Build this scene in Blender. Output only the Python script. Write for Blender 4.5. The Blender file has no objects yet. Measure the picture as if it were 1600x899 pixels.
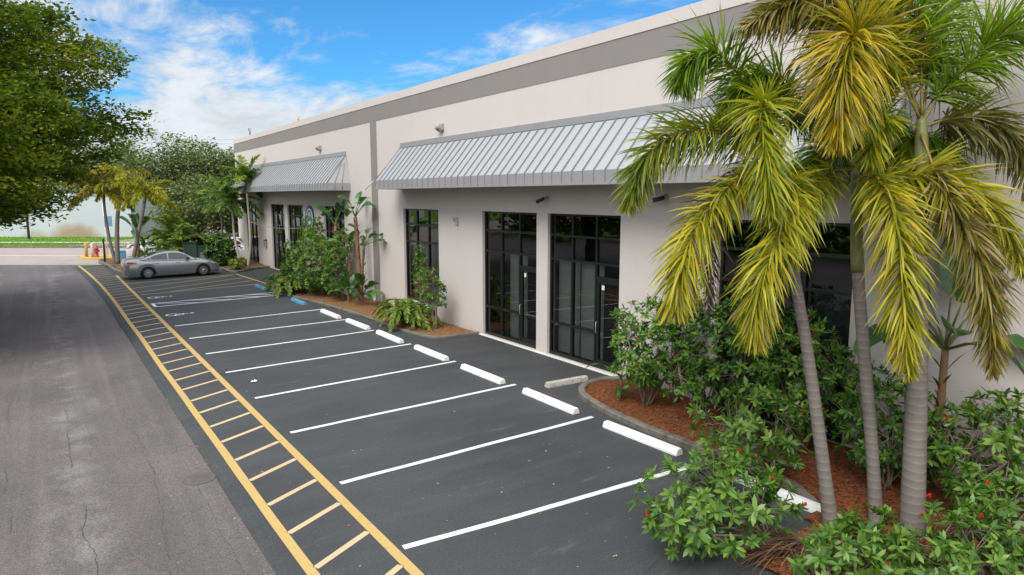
import bpy, math, random
from mathutils import Vector, Matrix, noise
R = math.radians
V = Vector
UP = V((0, 0, 1))
scene = bpy.context.scene
COL = scene.collection

# ------------------------------------------------------------------ mesh helpers
class MB:
    def __init__(s):
        s.v = []; s.f = []; s.m = []; s.s = []
    def add(s, vs, fs, mi=0, smooth=False):
        n = len(s.v)
        s.v.extend([tuple(v) for v in vs])
        for f in fs:
            s.f.append(tuple(i + n for i in f)); s.m.append(mi); s.s.append(smooth)
    def quad(s, a, b, c, d, mi=0, smooth=False):
        s.add([a, b, c, d], [(0, 1, 2, 3)], mi, smooth)
    def box(s, x0, x1, y0, y1, z0, z1, mi=0, M=None):
        vs = [V((x, y, z)) for z in (z0, z1) for y in (y0, y1) for x in (x0, x1)]
        if M is not None: vs = [M @ v for v in vs]
        s.add(vs, [(0, 2, 3, 1), (4, 5, 7, 6), (0, 1, 5, 4), (2, 6, 7, 3), (0, 4, 6, 2), (1, 3, 7, 5)], mi)
    def bbox(s, x0, x1, y0, y1, z0, z1, b=.01, mi=0):
        # box with chamfered vertical and top edges
        vs = []
        def ring(o, z):
            return [V((x0+b+o, y0+o, z)), V((x1-b-o, y0+o, z)), V((x1-o, y0+b+o, z)), V((x1-o, y1-b-o, z)),
                    V((x1-b-o, y1-o, z)), V((x0+b+o, y1-o, z)), V((x0+o, y1-b-o, z)), V((x0+o, y0+b+o, z))]
        rs = [ring(0, z0), ring(0, z1 - b), ring(b*.8, z1)]
        for r in rs: vs += r
        fs = []
        for k in range(2):
            for i in range(8):
                j = (i+1) % 8
                fs.append((k*8+i, k*8+j, k*8+8+j, k*8+8+i))
        fs.append(tuple(range(16, 24))); fs.append(tuple(reversed(range(8))))
        s.add(vs, fs, mi)
    def tube(s, pts, rad, n=8, mi=0, caps=True, smooth=True):
        pts = [V(p) for p in pts]
        if not hasattr(rad, '__len__'): rad = [rad]*len(pts)
        rings = []; prev = None
        for i, p in enumerate(pts):
            t = (pts[min(i+1, len(pts)-1)] - pts[max(i-1, 0)])
            t = t.normalized() if t.length > 1e-9 else UP
            if prev is None:
                a = t.cross(V((0.31, 0.95, 0.02)))
                if a.length < .1: a = t.cross(V((1, 0, 0)))
                a.normalize()
            else:
                a = prev - t*prev.dot(t)
                a.normalize()
            prev = a; b = t.cross(a)
            rings.append([p + (a*math.cos(2*math.pi*k/n) + b*math.sin(2*math.pi*k/n))*rad[i] for k in range(n)])
        vs = [v for r in rings for v in r]; fs = []
        for i in range(len(pts)-1):
            for k in range(n):
                q = (k+1) % n
                fs.append((i*n+k, i*n+q, (i+1)*n+q, (i+1)*n+k))
        if caps:
            fs.append(tuple(reversed(range(n)))); fs.append(tuple(range((len(pts)-1)*n, len(pts)*n)))
        s.add(vs, fs, mi, smooth)
    def lathe(s, prof, n=16, c=(0, 0, 0), axis='z', mi=0, smooth=True, caps=True):
        c = V(c); vs = []
        for r, h in prof:
            for k in range(n):
                a = 2*math.pi*k/n; x, y = r*math.cos(a), r*math.sin(a)
                vs.append(c + (V((x, y, h)) if axis == 'z' else V((x, h, y)) if axis == 'y' else V((h, x, y))))
        fs = []
        for i in range(len(prof)-1):
            for k in range(n):
                q = (k+1) % n
                f = (i*n+k, i*n+q, (i+1)*n+q, (i+1)*n+k)
                fs.append(f if axis != 'y' else f[::-1])
        f0 = tuple(reversed(range(n))); f1 = tuple(range((len(prof)-1)*n, len(prof)*n))
        if axis == 'y': f0, f1 = f0[::-1], f1[::-1]
        if caps and prof[0][0] > 1e-4: fs.append(f0)
        if caps and prof[-1][0] > 1e-4: fs.append(f1)
        s.add(vs, fs, mi, smooth)
    def prism(s, pts, d, mi=0):
        pts = [V(p) for p in pts]; d = V(d); n = len(pts)
        vs = pts + [p+d for p in pts]
        fs = [tuple(reversed(range(n))), tuple(range(n, 2*n))]
        for i in range(n):
            j = (i+1) % n
            fs.append((i, j, n+j, n+i))
        s.add(vs, fs, mi)
    def blade(s, p, d, side, L, W, droop, seg=3, mi=0, base=.35, peak=.45):
        # a leaf blade: narrow at the base, pointed at the tip, bending down under its weight
        q = V(p); d = V(d).normalized(); vs = []; fs = []
        for i in range(seg):
            t = i/seg
            w = W*.5*(base + (1-base)*t/peak if t < peak else (1-(t-peak)/(1-peak))**.75)
            vs += [q + side*w, q - side*w]
            d = (d + V((0, 0, -droop/seg))).normalized()
            q = q + d*(L/seg)
        vs.append(q)
        for i in range(seg-1):
            fs.append((2*i, 2*i+1, 2*i+3, 2*i+2))
        k = 2*(seg-1)
        fs.append((k, k+1, k+2))
        s.add(vs, fs, mi, False)
    def leaf4(s, p, d, side, L, W, mi=0):
        s.add([p, p + d*(L*.5) + side*(W*.5), p + d*L, p + d*(L*.5) - side*(W*.5)], [(0, 1, 2, 3)], mi)
    def build(s, name, mats, parent=None, loc=None):
        me = bpy.data.meshes.new(name)
        me.from_pydata(s.v, [], s.f)
        if not isinstance(mats, (list, tuple)): mats = [mats]
        for m in mats: me.materials.append(m)
        me.polygons.foreach_set('material_index', s.m)
        me.polygons.foreach_set('use_smooth', s.s)
        me.update()
        o = bpy.data.objects.new(name, me); COL.objects.link(o)
        if parent is not None: o.parent = parent
        if loc is not None: o.location = loc
        return o

def tag(o, label=None, cat=None, group=None, kind=None):
    if label: o['label'] = label
    if cat: o['category'] = cat
    if group: o['group'] = group
    if kind: o['kind'] = kind
    return o
def thing(name, label, cat, loc=(0, 0, 0), rz=0, group=None):
    o = bpy.data.objects.new(name, None); COL.objects.link(o)
    o.location = loc; o.rotation_euler = (0, 0, rz); o.empty_display_size = .2
    return tag(o, label, cat, group)
def struct(o): return tag(o, kind='structure')
def dup(root, loc, rz=None, label=None, scale=None):
    r = root.copy(); COL.objects.link(r); r.location = loc
    if rz is not None: r.rotation_euler = (0, 0, rz)
    if scale: r.scale = (scale,)*3
    if label: r['label'] = label
    for ch in list(root.children):
        c = ch.copy(); COL.objects.link(c); c.parent = r
        for g in ch.children:
            k = g.copy(); COL.objects.link(k); k.parent = c
    return r

def catmull(pts, n):
    pts = [V(p) for p in pts]
    P = [pts[0]*2-pts[1]] + pts + [pts[-1]*2-pts[-2]]
    out = []
    for i in range(n+1):
        t = i/n*(len(pts)-1); k = min(int(t), len(pts)-2); u = t-k
        a, b, c, d = P[k:k+4]
        out.append(.5*((2*b)+(c-a)*u+(2*a-5*b+4*c-d)*u*u+(3*b-a-3*c+d)*u**3))
    return out

# ------------------------------------------------------------------ materials
MATS = {}
class NT:
    def __init__(s, name):
        s.mat = bpy.data.materials.new(name); s.mat.use_nodes = True
        s.t = s.mat.node_tree; s.t.nodes.clear(); s.n = s.t.nodes; s.l = s.t.links
        s.out = s.n.new('ShaderNodeOutputMaterial')
        s.co = None
    def node(s, typ, **kw):
        nd = s.n.new(typ)
        for k, v in kw.items():
            if k.startswith('in_'): nd.inputs[k[3:]].default_value = v
            else: setattr(nd, k, v)
        return nd
    def coord(s):
        if s.co is None: s.co = s.node('ShaderNodeTexCoord').outputs['Object']
        return s.co
    def noise(s, scale, detail=4, rough=.55, dist=0, vec=None, out='Fac', dim='3D'):
        nd = s.node('ShaderNodeTexNoise'); nd.inputs['Scale'].default_value = scale
        nd.inputs['Detail'].default_value = detail; nd.inputs['Roughness'].default_value = rough
        nd.inputs['Distortion'].default_value = dist
        s.l.new(vec if vec is not None else s.coord(), nd.inputs['Vector'])
        return nd.outputs[out]
    def mapping(s, scale=(1, 1, 1), rot=(0, 0, 0), loc=(0, 0, 0)):
        nd = s.node('ShaderNodeMapping'); nd.inputs['Scale'].default_value = scale
        nd.inputs['Rotation'].default_value = rot; nd.inputs['Location'].default_value = loc
        s.l.new(s.coord(), nd.inputs['Vector']); return nd.outputs[0]
    def ramp(s, fac, stops, interp='LINEAR'):
        nd = s.node('ShaderNodeValToRGB'); cr = nd.color_ramp; cr.interpolation = interp
        while len(cr.elements) < len(stops): cr.elements.new(.5)
        for e, (p, c) in zip(cr.elements, stops):
            e.position = p; e.color = c if len(c) == 4 else (*c, 1)
        s.l.new(fac, nd.inputs[0]); return nd.outputs[0]
    def fr(s, fac, lo, hi, a=0., b=1.):
        nd = s.node('ShaderNodeMapRange'); nd.clamp = True
        for k, v in zip((1, 2, 3, 4), (lo, hi, a, b)): nd.inputs[k].default_value = v
        s.l.new(fac, nd.inputs[0]); return nd.outputs[0]
    def mix(s, fac, a, b, mode='MIX'):
        nd = s.node('ShaderNodeMix', data_type='RGBA', blend_type=mode)
        for i, x in ((0, fac), (6, a), (7, b)):
            if isinstance(x, (int, float)): nd.inputs[i].default_value = x
            elif isinstance(x, tuple): nd.inputs[i].default_value = (*x[:3], 1)
            else: s.l.new(x, nd.inputs[i])
        return nd.outputs[2]
    def math(s, op, a, b=0.):
        nd = s.node('ShaderNodeMath', operation=op)
        for i, x in ((0, a), (1, b)):
            if isinstance(x, (int, float)): nd.inputs[i].default_value = x
            else: s.l.new(x, nd.inputs[i])
        return nd.outputs[0]
    def bump(s, h, strength=.3, dist=.01):
        nd = s.node('ShaderNodeBump'); nd.inputs['Strength'].default_value = strength
        nd.inputs['Distance'].default_value = dist
        s.l.new(h, nd.inputs['Height']); return nd.outputs[0]
    def bsdf(s, col, rough=.6, metal=0., normal=None, spec=.5, coat=0.):
        b = s.node('ShaderNodeBsdfPrincipled')
        for k, x in (('Base Color', col), ('Roughness', rough), ('Metallic', metal)):
            if isinstance(x, (int, float)): b.inputs[k].default_value = x
            elif isinstance(x, tuple): b.inputs[k].default_value = (*x[:3], 1)
            else: s.l.new(x, b.inputs[k])
        b.inputs['Specular IOR Level'].default_value = spec
        b.inputs['Coat Weight'].default_value = coat; b.inputs['Coat Roughness'].default_value = .05
        if normal is not None: s.l.new(normal, b.inputs['Normal'])
        return b.outputs[0]
    def done(s, sh):
        s.l.new(sh, s.out.inputs[0]); MATS[s.mat.name] = s.mat; return s.mat

def pbr(name, col, rough=.6, metal=0., var=.12, vs=3., bump=0., bs=60., spec=.5, coat=0., dirt=None):
    t = NT(name)
    c = t.mix(t.noise(vs, 5), tuple(x*(1-var) for x in col), tuple(min(1, x*(1+var)) for x in col))
    if dirt:
        c = t.mix(t.fr(t.noise(vs*2.3, 6, .65), .5, .75, 0, dirt[1]), c, dirt[0])
    n = t.bump(t.noise(bs, 5), bump, .01) if bump else None
    return t.done(t.bsdf(c, rough, metal, n, spec, coat))

def leafmat(name, cols, rough=.42, trans=.25, tint=None, spec=.4, nz=.25, ns=1.1):
    t = NT(name)
    g = t.node('ShaderNodeNewGeometry')
    n = len(cols)
    stops = [(i/(n-1), c) for i, c in enumerate(cols)]
    cl = t.noise(ns, 3)
    f = t.math('ADD', t.math('MULTIPLY', g.outputs['Random Per Island'], 1-nz), t.fr(cl, .3, .7, 0, nz))
    c = t.ramp(f, stops)
    b = t.bsdf(c, rough, 0, None, spec)
    tr = t.node('ShaderNodeBsdfTranslucent')
    t.l.new(t.mix(1., c, tint or (1.5, 1.6, .6), 'MULTIPLY'), tr.inputs[0])
    mx = t.node('ShaderNodeMixShader'); mx.inputs[0].default_value = trans
    t.l.new(b, mx.inputs[1]); t.l.new(tr.outputs[0], mx.inputs[2])
    return t.done(mx.outputs[0])

# --- asphalt of the older road
def make_road():
    t = NT('old_asphalt')
    big = t.noise(.22, 5, .6)
    c = t.mix(t.fr(big, .3, .7), (.122, .104, .104), (.218, .188, .183))
    mid = t.noise(1.3, 6, .65)
    c = t.mix(t.fr(mid, .55, .8, 0, .35), c, (.27, .24, .232))
    lw = t.noise(1.0, 6, .7, vec=t.mapping((.55, .16, 1)))
    c = t.mix(t.fr(lw, .57, .74, 0, .7), c, (.40, .365, .35))       # pale dusty scuffs
    sx = t.node('ShaderNodeSeparateXYZ'); t.l.new(t.coord(), sx.inputs[0])
    seam = t.math('ABSOLUTE', t.math('ADD', sx.outputs[0], t.math('SUBTRACT', .32, t.math('MULTIPLY', t.noise(.25, 3), .8))))
    pd = t.math('MULTIPLY', t.fr(seam, .05, .55, 1, 0), t.fr(t.noise(1.6, 6, .7, vec=t.mapping((1, .8, 1), loc=(1, 4, 0))), .46, .66))
    c = t.mix(t.math('MULTIPLY', pd, .55), c, (.42, .40, .385))           # chalky patches along the paving seam
    tw = t.noise(1.0, 5, .6, vec=t.mapping((2.2, .06, 1), loc=(5, 1, 0)))
    c = t.mix(t.fr(tw, .5, .68, 0, .35), c, (.30, .265, .255))            # long dusty tyre tracks
    dk = t.noise(1.0, 4, .6, vec=t.mapping((.35, .05, 1), loc=(3, 7, 0)))
    c = t.mix(t.fr(dk, .54, .75, 0, .5), c, (.078, .073, .075))       # long oil-dark lanes
    sp = t.noise(42, 4, .85)
    c = t.mix(t.fr(sp, .40, .60, .0, .75), c, (.05, .047, .047))
    c = t.mix(t.fr(t.noise(50, 2, .8), .60, .70, 0, .6), c, (.36, .335, .315))
    h = t.noise(120, 3, .7)
    return t.done(t.bsdf(c, .9, 0, t.bump(h, .6, .008), .3))
def make_lot():
    t = NT('sealed_asphalt')
    big = t.noise(.35, 5, .6)
    c = t.mix(t.fr(big, .3, .7), (.050, .050, .052), (.080, .080, .082))
    br = t.noise(1.0, 5, .65, vec=t.mapping((.25, 1.6, 1), rot=(0, 0, .5)))
    c = t.mix(t.fr(br, .48, .72, 0, .6), c, (.092, .092, .092))       # sealer brush streaks
    br2 = t.noise(1.0, 5, .6, vec=t.mapping((.3, 1.1, 1), rot=(0, 0, .2), loc=(9, 2, 0)))
    c = t.mix(t.fr(br2, .58, .75, 0, .5), c, (.040, .040, .041))
    c = t.mix(t.fr(t.noise(45, 2, .8), .60, .72, 0, .45), c, (.21, .21, .21))
    c = t.mix(t.fr(t.noise(30, 4, .85), .32, .58, .75, 0), c, (.026, .026, .027))
    sf = t.noise(1.0, 6, .7, vec=t.mapping((.55, 2.6, 1), rot=(0, 0, .12), loc=(2, 3, 0)))
    c = t.mix(t.fr(sf, .60, .74, 0, .5), c, (.16, .16, .158))
    sp = t.noise(2.7, 3, .5)
    c = t.mix(t.fr(sp, .72, .78, 0, .18), c, (.17, .17, .17))
    h = t.noise(140, 3, .7)
    r = t.fr(big, .3, .7, .72, .86)
    return t.done(t.bsdf(c, r, 0, t.bump(h, .55, .006), .35))
def make_stucco(name, a, b, stain=.15):
    t = NT(name)
    c = t.mix(t.noise(.5, 6, .6), a, b)
    st = t.noise(1.0, 5, .6, vec=t.mapping((1, 2.2, .22)))
    c = t.mix(t.fr(st, .55, .8, 0, stain), c, tuple(x*.8 for x in a))     # rain streaks
    z = t.node('ShaderNodeSeparateXYZ'); t.l.new(t.coord(), z.inputs[0])
    sp = t.math('MULTIPLY', t.fr(z.outputs[2], 0., .55, 1, 0), t.fr(t.noise(2.2, 6, .7), .35, .7))
    c = t.mix(t.math('MULTIPLY', sp, .45), c, (.42, .34, .28))            # splash-back soil along the foot
    h = t.math('ADD', t.noise(26, 5, .7), t.math('MULTIPLY', t.noise(90, 3, .7), .5))
    return t.done(t.bsdf(c, .88, 0, t.bump(h, .35, .012), .25))
def make_glass(name, tint, refl=1.0):
    t = NT(name)
    tr = t.node('ShaderNodeBsdfTransparent'); tr.inputs[0].default_value = (*tint, 1)
    gl = t.node('ShaderNodeBsdfGlossy'); gl.inputs['Roughness'].default_value = .015
    gl.inputs[0].default_value = (refl, refl, refl, 1)
    wob = t.bump(t.noise(1.4, 2), .015, .05); t.l.new(wob, gl.inputs['Normal'])
    fr = t.node('ShaderNodeFresnel'); fr.inputs[0].default_value = 1.55
    mx = t.node('ShaderNodeMixShader')
    t.l.new(t.math('ADD', t.math('MULTIPLY', fr.outputs[0], 1.0), .03), mx.inputs[0])
    t.l.new(tr.outputs[0], mx.inputs[1]); t.l.new(gl.outputs[0], mx.inputs[2])
    return t.done(mx.outputs[0])
def make_paint(name, col, wear, wear_col, sc=9.):
    t = NT(name)
    c = t.mix(t.noise(1.7, 5, .6), tuple(x*.86 for x in col), col)
    w = t.fr(t.noise(sc, 7, .75), .56, .70, 0, wear)
    c = t.mix(w, c, wear_col)
    return t.done(t.bsdf(c, .75, 0, t.bump(t.noise(120, 3), .35, .005), .3))
def make_mulch(name, a, b, c3):
    t = NT(name)
    vo = t.node('ShaderNodeTexVoronoi'); vo.inputs['Scale'].default_value = 22
    t.l.new(t.mapping((1, 2.2, 1), rot=(0, 0, .7)), vo.inputs['Vector'])
    sep = t.node('ShaderNodeSeparateColor'); t.l.new(vo.outputs['Color'], sep.inputs[0])
    c = t.ramp(sep.outputs[0], [(0, c3), (.35, a), (1, b)])
    c = t.mix(t.fr(t.noise(1.3, 4), .45, .7, 0, .5), c, a)
    c = t.mix(t.fr(t.noise(45, 3), .5, .66, 0, .6), c, c3)
    return t.done(t.bsdf(c, .92, 0, t.bump(t.math('ADD', sep.outputs[1], t.noise(40, 4)), .9, .03), .2))
def make_trunk(name, col, ring, scale=9., ringf=.5):
    t = NT(name)
    c = t.mix(t.noise(3, 5), tuple(x*.8 for x in col), tuple(x*1.2 for x in col))
    wv = t.node('ShaderNodeTexWave', bands_direction='Z'); wv.inputs['Scale'].default_value = scale*.32
    wv.inputs['Distortion'].default_value = 3.2; wv.inputs['Detail'].default_value = 2; wv.inputs['Detail Scale'].default_value = .8
    t.l.new(t.coord(), wv.inputs['Vector'])
    f = t.fr(wv.outputs['Fac'], .82, .97, 0, ringf)
    c = t.mix(f, c, ring)
    c = t.mix(t.fr(t.noise(6, 6, .7, vec=t.mapping((1, 1, .3))), .52, .7, 0, .5), c, tuple(x*.55 for x in col))
    return t.done(t.bsdf(c, .85, 0, t.bump(t.math('ADD', t.noise(30, 5), t.math('MULTIPLY', wv.outputs['Fac'], .6)), .5, .01), .25))
def make_grass():
    t = NT('lawn_ground')
    c = t.mix(t.noise(.6, 5), (.07, .16, .018), (.17, .28, .03))
    return t.done(t.bsdf(c, .9, 0, t.bump(t.noise(30, 4), .6, .03), .2))
def make_far_wall():
    t = NT('far_wall_paint')
    c = t.mix(t.noise(.15, 4), (.46, .485, .53), (.53, .555, .60))
    z = t.node('ShaderNodeSeparateXYZ'); t.l.new(t.coord(), z.inputs[0])
    # rust stain of an irrigation sprinkler, fixed to the foot of the wall
    def blob(sx, w, h, amt):
        dx = t.math('DIVIDE', t.math('SUBTRACT', z.outputs[0], sx), w)
        dz = t.math('DIVIDE', z.outputs[2], h)
        r = t.math('ADD', t.math('MULTIPLY', dx, dx), t.math('MULTIPLY', dz, dz))
        r = t.math('ADD', r, t.math('MULTIPLY', t.math('SUBTRACT', t.noise(1.2, 4), .5), .7))
        return t.fr(r, .25, 1.25, amt, 0)
    c = t.mix(blob(-50.0, 3.0, 1.65, .75), c, (.34, .19, .07))
    c = t.mix(blob(-54.5, 1.6, .9, .6), c, (.36, .30, .14))
    return t.done(t.bsdf(c, .85, 0, None, .2))

M_ROAD = make_road(); M_LOT = make_lot()
M_STREET = pbr('street_concrete', (.36, .308, .288), .9, 0, .16, .35, .3, 80, .2, dirt=((.24, .20, .185), .6))
M_WALL = make_stucco('white_stucco', (.58, .53, .505), (.64, .585, .56))
M_BAND = make_stucco('grey_stucco', (.245, .225, .215), (.275, .252, .242), .25)
M_GLASS = make_glass('tinted_glass', (.66, .68, .67), .9)
M_FRAME = pbr('black_aluminium', (.012, .012, .013), .38, .0, .2, 5, spec=.5)
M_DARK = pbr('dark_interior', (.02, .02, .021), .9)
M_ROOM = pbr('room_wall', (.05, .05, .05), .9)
M_BLIND = pbr('blind_fabric', (.74, .78, .72), .8, 0, .1, 1.5)
M_BLINDD = pbr('dark_blind_fabric', (.095, .11, .12), .7, 0, .15, 1.5)
M_METAL = pbr('awning_metal', (.44, .435, .445), .5, .25, .05, .6, spec=.4, dirt=((.46, .45, .44), .4))
M_METALF = pbr('awning_fascia_metal', (.36, .352, .36), .5, .25, .05, .7, spec=.4, dirt=((.25, .24, .24), .3))
M_SEAM = pbr('awning_seam_metal', (.27, .27, .28), .5, .3, .05)
M_YELLOW = make_paint('yellow_road_paint', (.56, .385, .14), .75, (.30, .22, .11))
M_RUNG = make_paint('pale_yellow_paint', (.62, .47, .28), .6, (.25, .20, .14), 14.)
M_OLDY = make_paint('faded_hatch_paint', (.48, .36, .22), .9, (.10, .09, .08), 14.)
M_WHITE = make_paint('white_road_paint', (.78, .78, .77), .55, (.30, .30, .30), 14.)
M_STOPW = make_paint('white_stop_paint', (.86, .85, .83), .35, (.52, .50, .46), 12.)
M_STOPB = make_paint('blue_stop_paint', (.10, .31, .47), .6, (.30, .42, .48), 12.)
M_STOPG = pbr('weathered_concrete', (.50, .47, .42), .9, 0, .15, 6, .6, 60, .2, dirt=((.05, .045, .04), .95))
M_KERB = pbr('kerb_concrete', (.19, .175, .15), .92, 0, .3, 1.3, .8, 40, .2, dirt=((.045, .042, .032), .95))
M_CURBY = make_paint('yellow_kerb_paint', (.62, .40, .10), .5, (.32, .26, .18))
M_MULR = make_mulch('red_mulch', (.21, .070, .026), (.36, .13, .050), (.07, .024, .012))
M_MULO = make_mulch('tan_mulch', (.30, .15, .065), (.42, .25, .12), (.12, .055, .025))
M_SOIL = make_mulch('straw_soil', (.20, .13, .065), (.30, .20, .10), (.09, .06, .035))
M_GRASS = make_grass()
M_TRUNKG = make_trunk('palm_trunk_bark', (.175, .152, .138), (.27, .245, .225), 9, ringf=.4)
M_TRUNKW = make_trunk('pale_palm_bark', (.42, .38, .32), (.30, .26, .2), 9)
M_SHAFT = pbr('crownshaft_skin', (.16, .17, .055), .5, 0, .3, 4)
M_STALK = pbr('green_stalk', (.10, .12, .04), .55, 0, .3, 5)
M_RACHIS = pbr('frond_rib', (.22, .16, .035), .5, 0, .3, 5)
M_BARK = pbr('tree_bark', (.10, .075, .055), .9, 0, .35, 3, .8, 20)
M_TWIG = pbr('shrub_twig', (.24, .195, .15), .85, 0, .3, 5, .4, 40)
M_FLOWER = leafmat('red_petal', [(.42, .010, .012), (.60, .03, .03), (.68, .07, .045)], .5, .2, (1.1, .5, .5))
G_ = {
 'G': leafmat('frond_green', [(.045, .095, .006), (.12, .21, .008), (.21, .30, .012), (.32, .37, .03)]),
 'GY': leafmat('frond_lime', [(.07, .12, .012), (.15, .20, .018), (.24, .26, .025), (.33, .28, .03)]),
 'YG': leafmat('frond_yellowgreen', [(.08, .13, .010), (.21, .26, .012), (.36, .36, .018), (.46, .39, .025)]),
 'Y': leafmat('frond_yellow', [(.08, .12, .010), (.22, .25, .014), (.38, .36, .022), (.50, .42, .03), (.48, .36, .05)]),
 'A': leafmat('frond_amber', [(.09, .12, .012), (.25, .25, .015), (.42, .35, .02), (.50, .36, .02), (.46, .27, .03)]),
 'OL': leafmat('frond_olive', [(.05, .06, .012), (.10, .11, .02), (.17, .16, .03), (.20, .17, .05)]),
 'OY': leafmat('frond_olive_yellow', [(.06, .075, .012), (.16, .15, .02), (.30, .25, .03), (.33, .24, .06)]),
 'D': leafmat('frond_dry', [(.06, .045, .035), (.12, .085, .065), (.20, .15, .12)], trans=.1, tint=(1.2, 1, .8)),
}
L_SHRUB = leafmat('shrub_leaf', [(.026, .070, .012), (.060, .140, .018), (.115, .225, .026), (.20, .31, .045)], .38, .22)
L_DARK = leafmat('deep_shrub_leaf', [(.018, .050, .010), (.038, .095, .015), (.07, .15, .02), (.12, .215, .03)], .38, .2)
L_LIGHT = leafmat('light_shrub_leaf', [(.05, .11, .018), (.10, .19, .03), (.16, .27, .045), (.24, .34, .06)], .4, .25)
L_FERN = leafmat('fern_leaf', [(.04, .09, .012), (.10, .18, .02), (.21, .28, .03), (.33, .34, .045)], .4, .25)
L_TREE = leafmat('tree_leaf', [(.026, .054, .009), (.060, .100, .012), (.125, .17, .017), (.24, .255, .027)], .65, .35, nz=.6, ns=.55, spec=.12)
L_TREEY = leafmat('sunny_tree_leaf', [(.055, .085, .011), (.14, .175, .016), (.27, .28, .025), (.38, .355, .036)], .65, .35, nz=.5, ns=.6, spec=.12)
L_FAR = leafmat('far_tree_leaf', [(.048, .078, .022), (.085, .125, .036), (.135, .175, .055), (.20, .225, .08)], .6, .2)
L_FARG = leafmat('far_green_leaf', [(.075, .10, .035), (.13, .155, .055), (.18, .205, .075), (.24, .26, .10)], .6, .2)
L_PADDLE = leafmat('paddle_leaf', [(.025, .075, .015), (.05, .13, .025), (.09, .19, .04)], .3, .2, spec=.6)
L_PADPALE = leafmat('pale_paddle_leaf', [(.14, .25, .10), (.19, .31, .13)], .3, .25, spec=.6)
L_PALM = leafmat('bright_palm_leaf', [(.03, .075, .015), (.07, .15, .022), (.13, .23, .035), (.22, .30, .05)], .4, .25)
L_GRASSB = leafmat('grass_blade', [(.07, .16, .015), (.14, .27, .025), (.22, .36, .04)], .6, .3)
L_DRY = leafmat('dry_leaf', [(.12, .06, .035), (.22, .12, .07), (.32, .21, .13)], .8, .1, (1.2, 1, .8))
L_TAN = leafmat('tan_dry_leaflet', [(.13, .09, .045), (.24, .18, .085), (.34, .27, .13)], .7, .1, (1.2, 1, .7))
L_YELLEAF = leafmat('yellowed_leaf', [(.42, .33, .03), (.55, .45, .05)], .5, .3)

# ------------------------------------------------------------------ ground, road, parking lot
def sheet(name, pts, z, m, parent=None):
    b = MB(); b.add([(p[0], p[1], z) for p in pts], [tuple(range(len(pts)))]); return b.build(name, m, parent)
U = V((.8237, -.567, 0)); W_ = V((.567, .8237, 0))          # along / across the cross street
def st(s, d, z=0.): p = U*s + W_*d; return V((p.x, p.y, z))

struct(sheet('ground', [(-400, -400), (500, -400), (500, 600), (-400, 600)], -.075, M_GRASS))
road = struct(sheet('road', [(-23, -60), (2.6, -60), (2.6, 36), (1.6, 48), (1.4, 56.5), (1.4, 75), (-23, 75)], -.062, M_ROAD))
struct(sheet('cross_street', [st(-140, 46.5)[:2], st(160, 46.5)[:2], st(160, 62.)[:2], st(-140, 62.)[:2]], -.056, M_STREET))
# parking lot: a thicker overlay with a rolled edge down to the old road
lot = MB()
N = 60
edge = [(-40 + 93.6*i/N) for i in range(N+1)]
def ex(y): return 2.14 + .02*noise.noise(V((0, y*.22, 0))) - .0055*(y-8) - .0014*max(0, y-34)**2
prof = [(-.10, -.066), (-.06, -.040), (.03, -.012), (.14, 0.)]
vs = []; fs = []
for y in edge:
    for dx, z in prof: vs.append((ex(y)+dx + (.02*noise.noise(V((5, y*3, 0))) if z < -.05 else 0), y, z))
    vs.append((30, y, 0))
k = len(prof)+1
for i in range(N):
    for j in range(k-1):
        fs.append((i*k+j, i*k+j+1, (i+1)*k+j+1, (i+1)*k+j))
lot.add(vs, fs)
lot = struct(lot.build('parking_lot', M_LOT))

def strip(mb, pts, w, z, wob=0.):
    pts = [V((p[0], p[1], 0)) for p in pts]; L = []; n = len(pts)
    for i, p in enumerate(pts):
        t = (pts[min(i+1, n-1)]-pts[max(0, i-1)]).normalized(); nn = V((-t.y, t.x, 0))
        a = w*.5*(1+wob*noise.noise(p*2.1)); b = w*.5*(1+wob*noise.noise(p*2.1+V((7, 3, 1))))
        L.append((p+nn*a, p-nn*b))
    for (a, b), (c, d) in zip(L, L[1:]):
        mb.quad((a.x, a.y, z), (b.x, b.y, z), (d.x, d.y, z), (c.x, c.y, z))
def lerp2(a, b, n): return [(a[0]+(b[0]-a[0])*i/n, a[1]+(b[1]-a[1])*i/n) for i in range(n+1)]

near = [(3.60, 7.79), (3.64, 10.24), (3.68, 13.1), (3.69, 15.91), (3.63, 18.74), (3.62, 21.36), (3.6, 24.04), (3.56, 26.69), (3.5, 31.87), (3.46, 32.9)]
far = [(8.95, 7.45), (9.27, 10.43), (9.35, 13.41), (9.31, 16.35), (9.27, 19.13), (9.17, 21.86), (9.14, 24.44), (9.14, 27.25), (9.2, 32.45), (9.25, 33.5)]
for a, b in zip(near, far):
    mb = MB(); pts = lerp2(a, b, 14)
    pts = [(x, y + .03*noise.noise(V((x*.5, y, 3)))) for x, y in pts]
    strip(mb, pts, .115, .004, .12); mb.build('parking_line', M_WHITE, lot)
mb = MB(); strip(mb, lerp2((3.56, 31.98), (3.56, 32.84), 2), .13, .006); mb.build('parking_line', M_WHITE, lot)
for a, b in (((3.75, 32.85), (5.25, 32.12)), ((5.1, 33.02), (6.7, 32.25)), ((6.5, 33.2), (8.0, 32.36)), ((7.6, 33.3), (9.1, 32.5))):
    mb = MB(); strip(mb, lerp2(a, b, 4), .10, .008, .1); mb.build('aisle_stripe', M_WHITE, lot)
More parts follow.
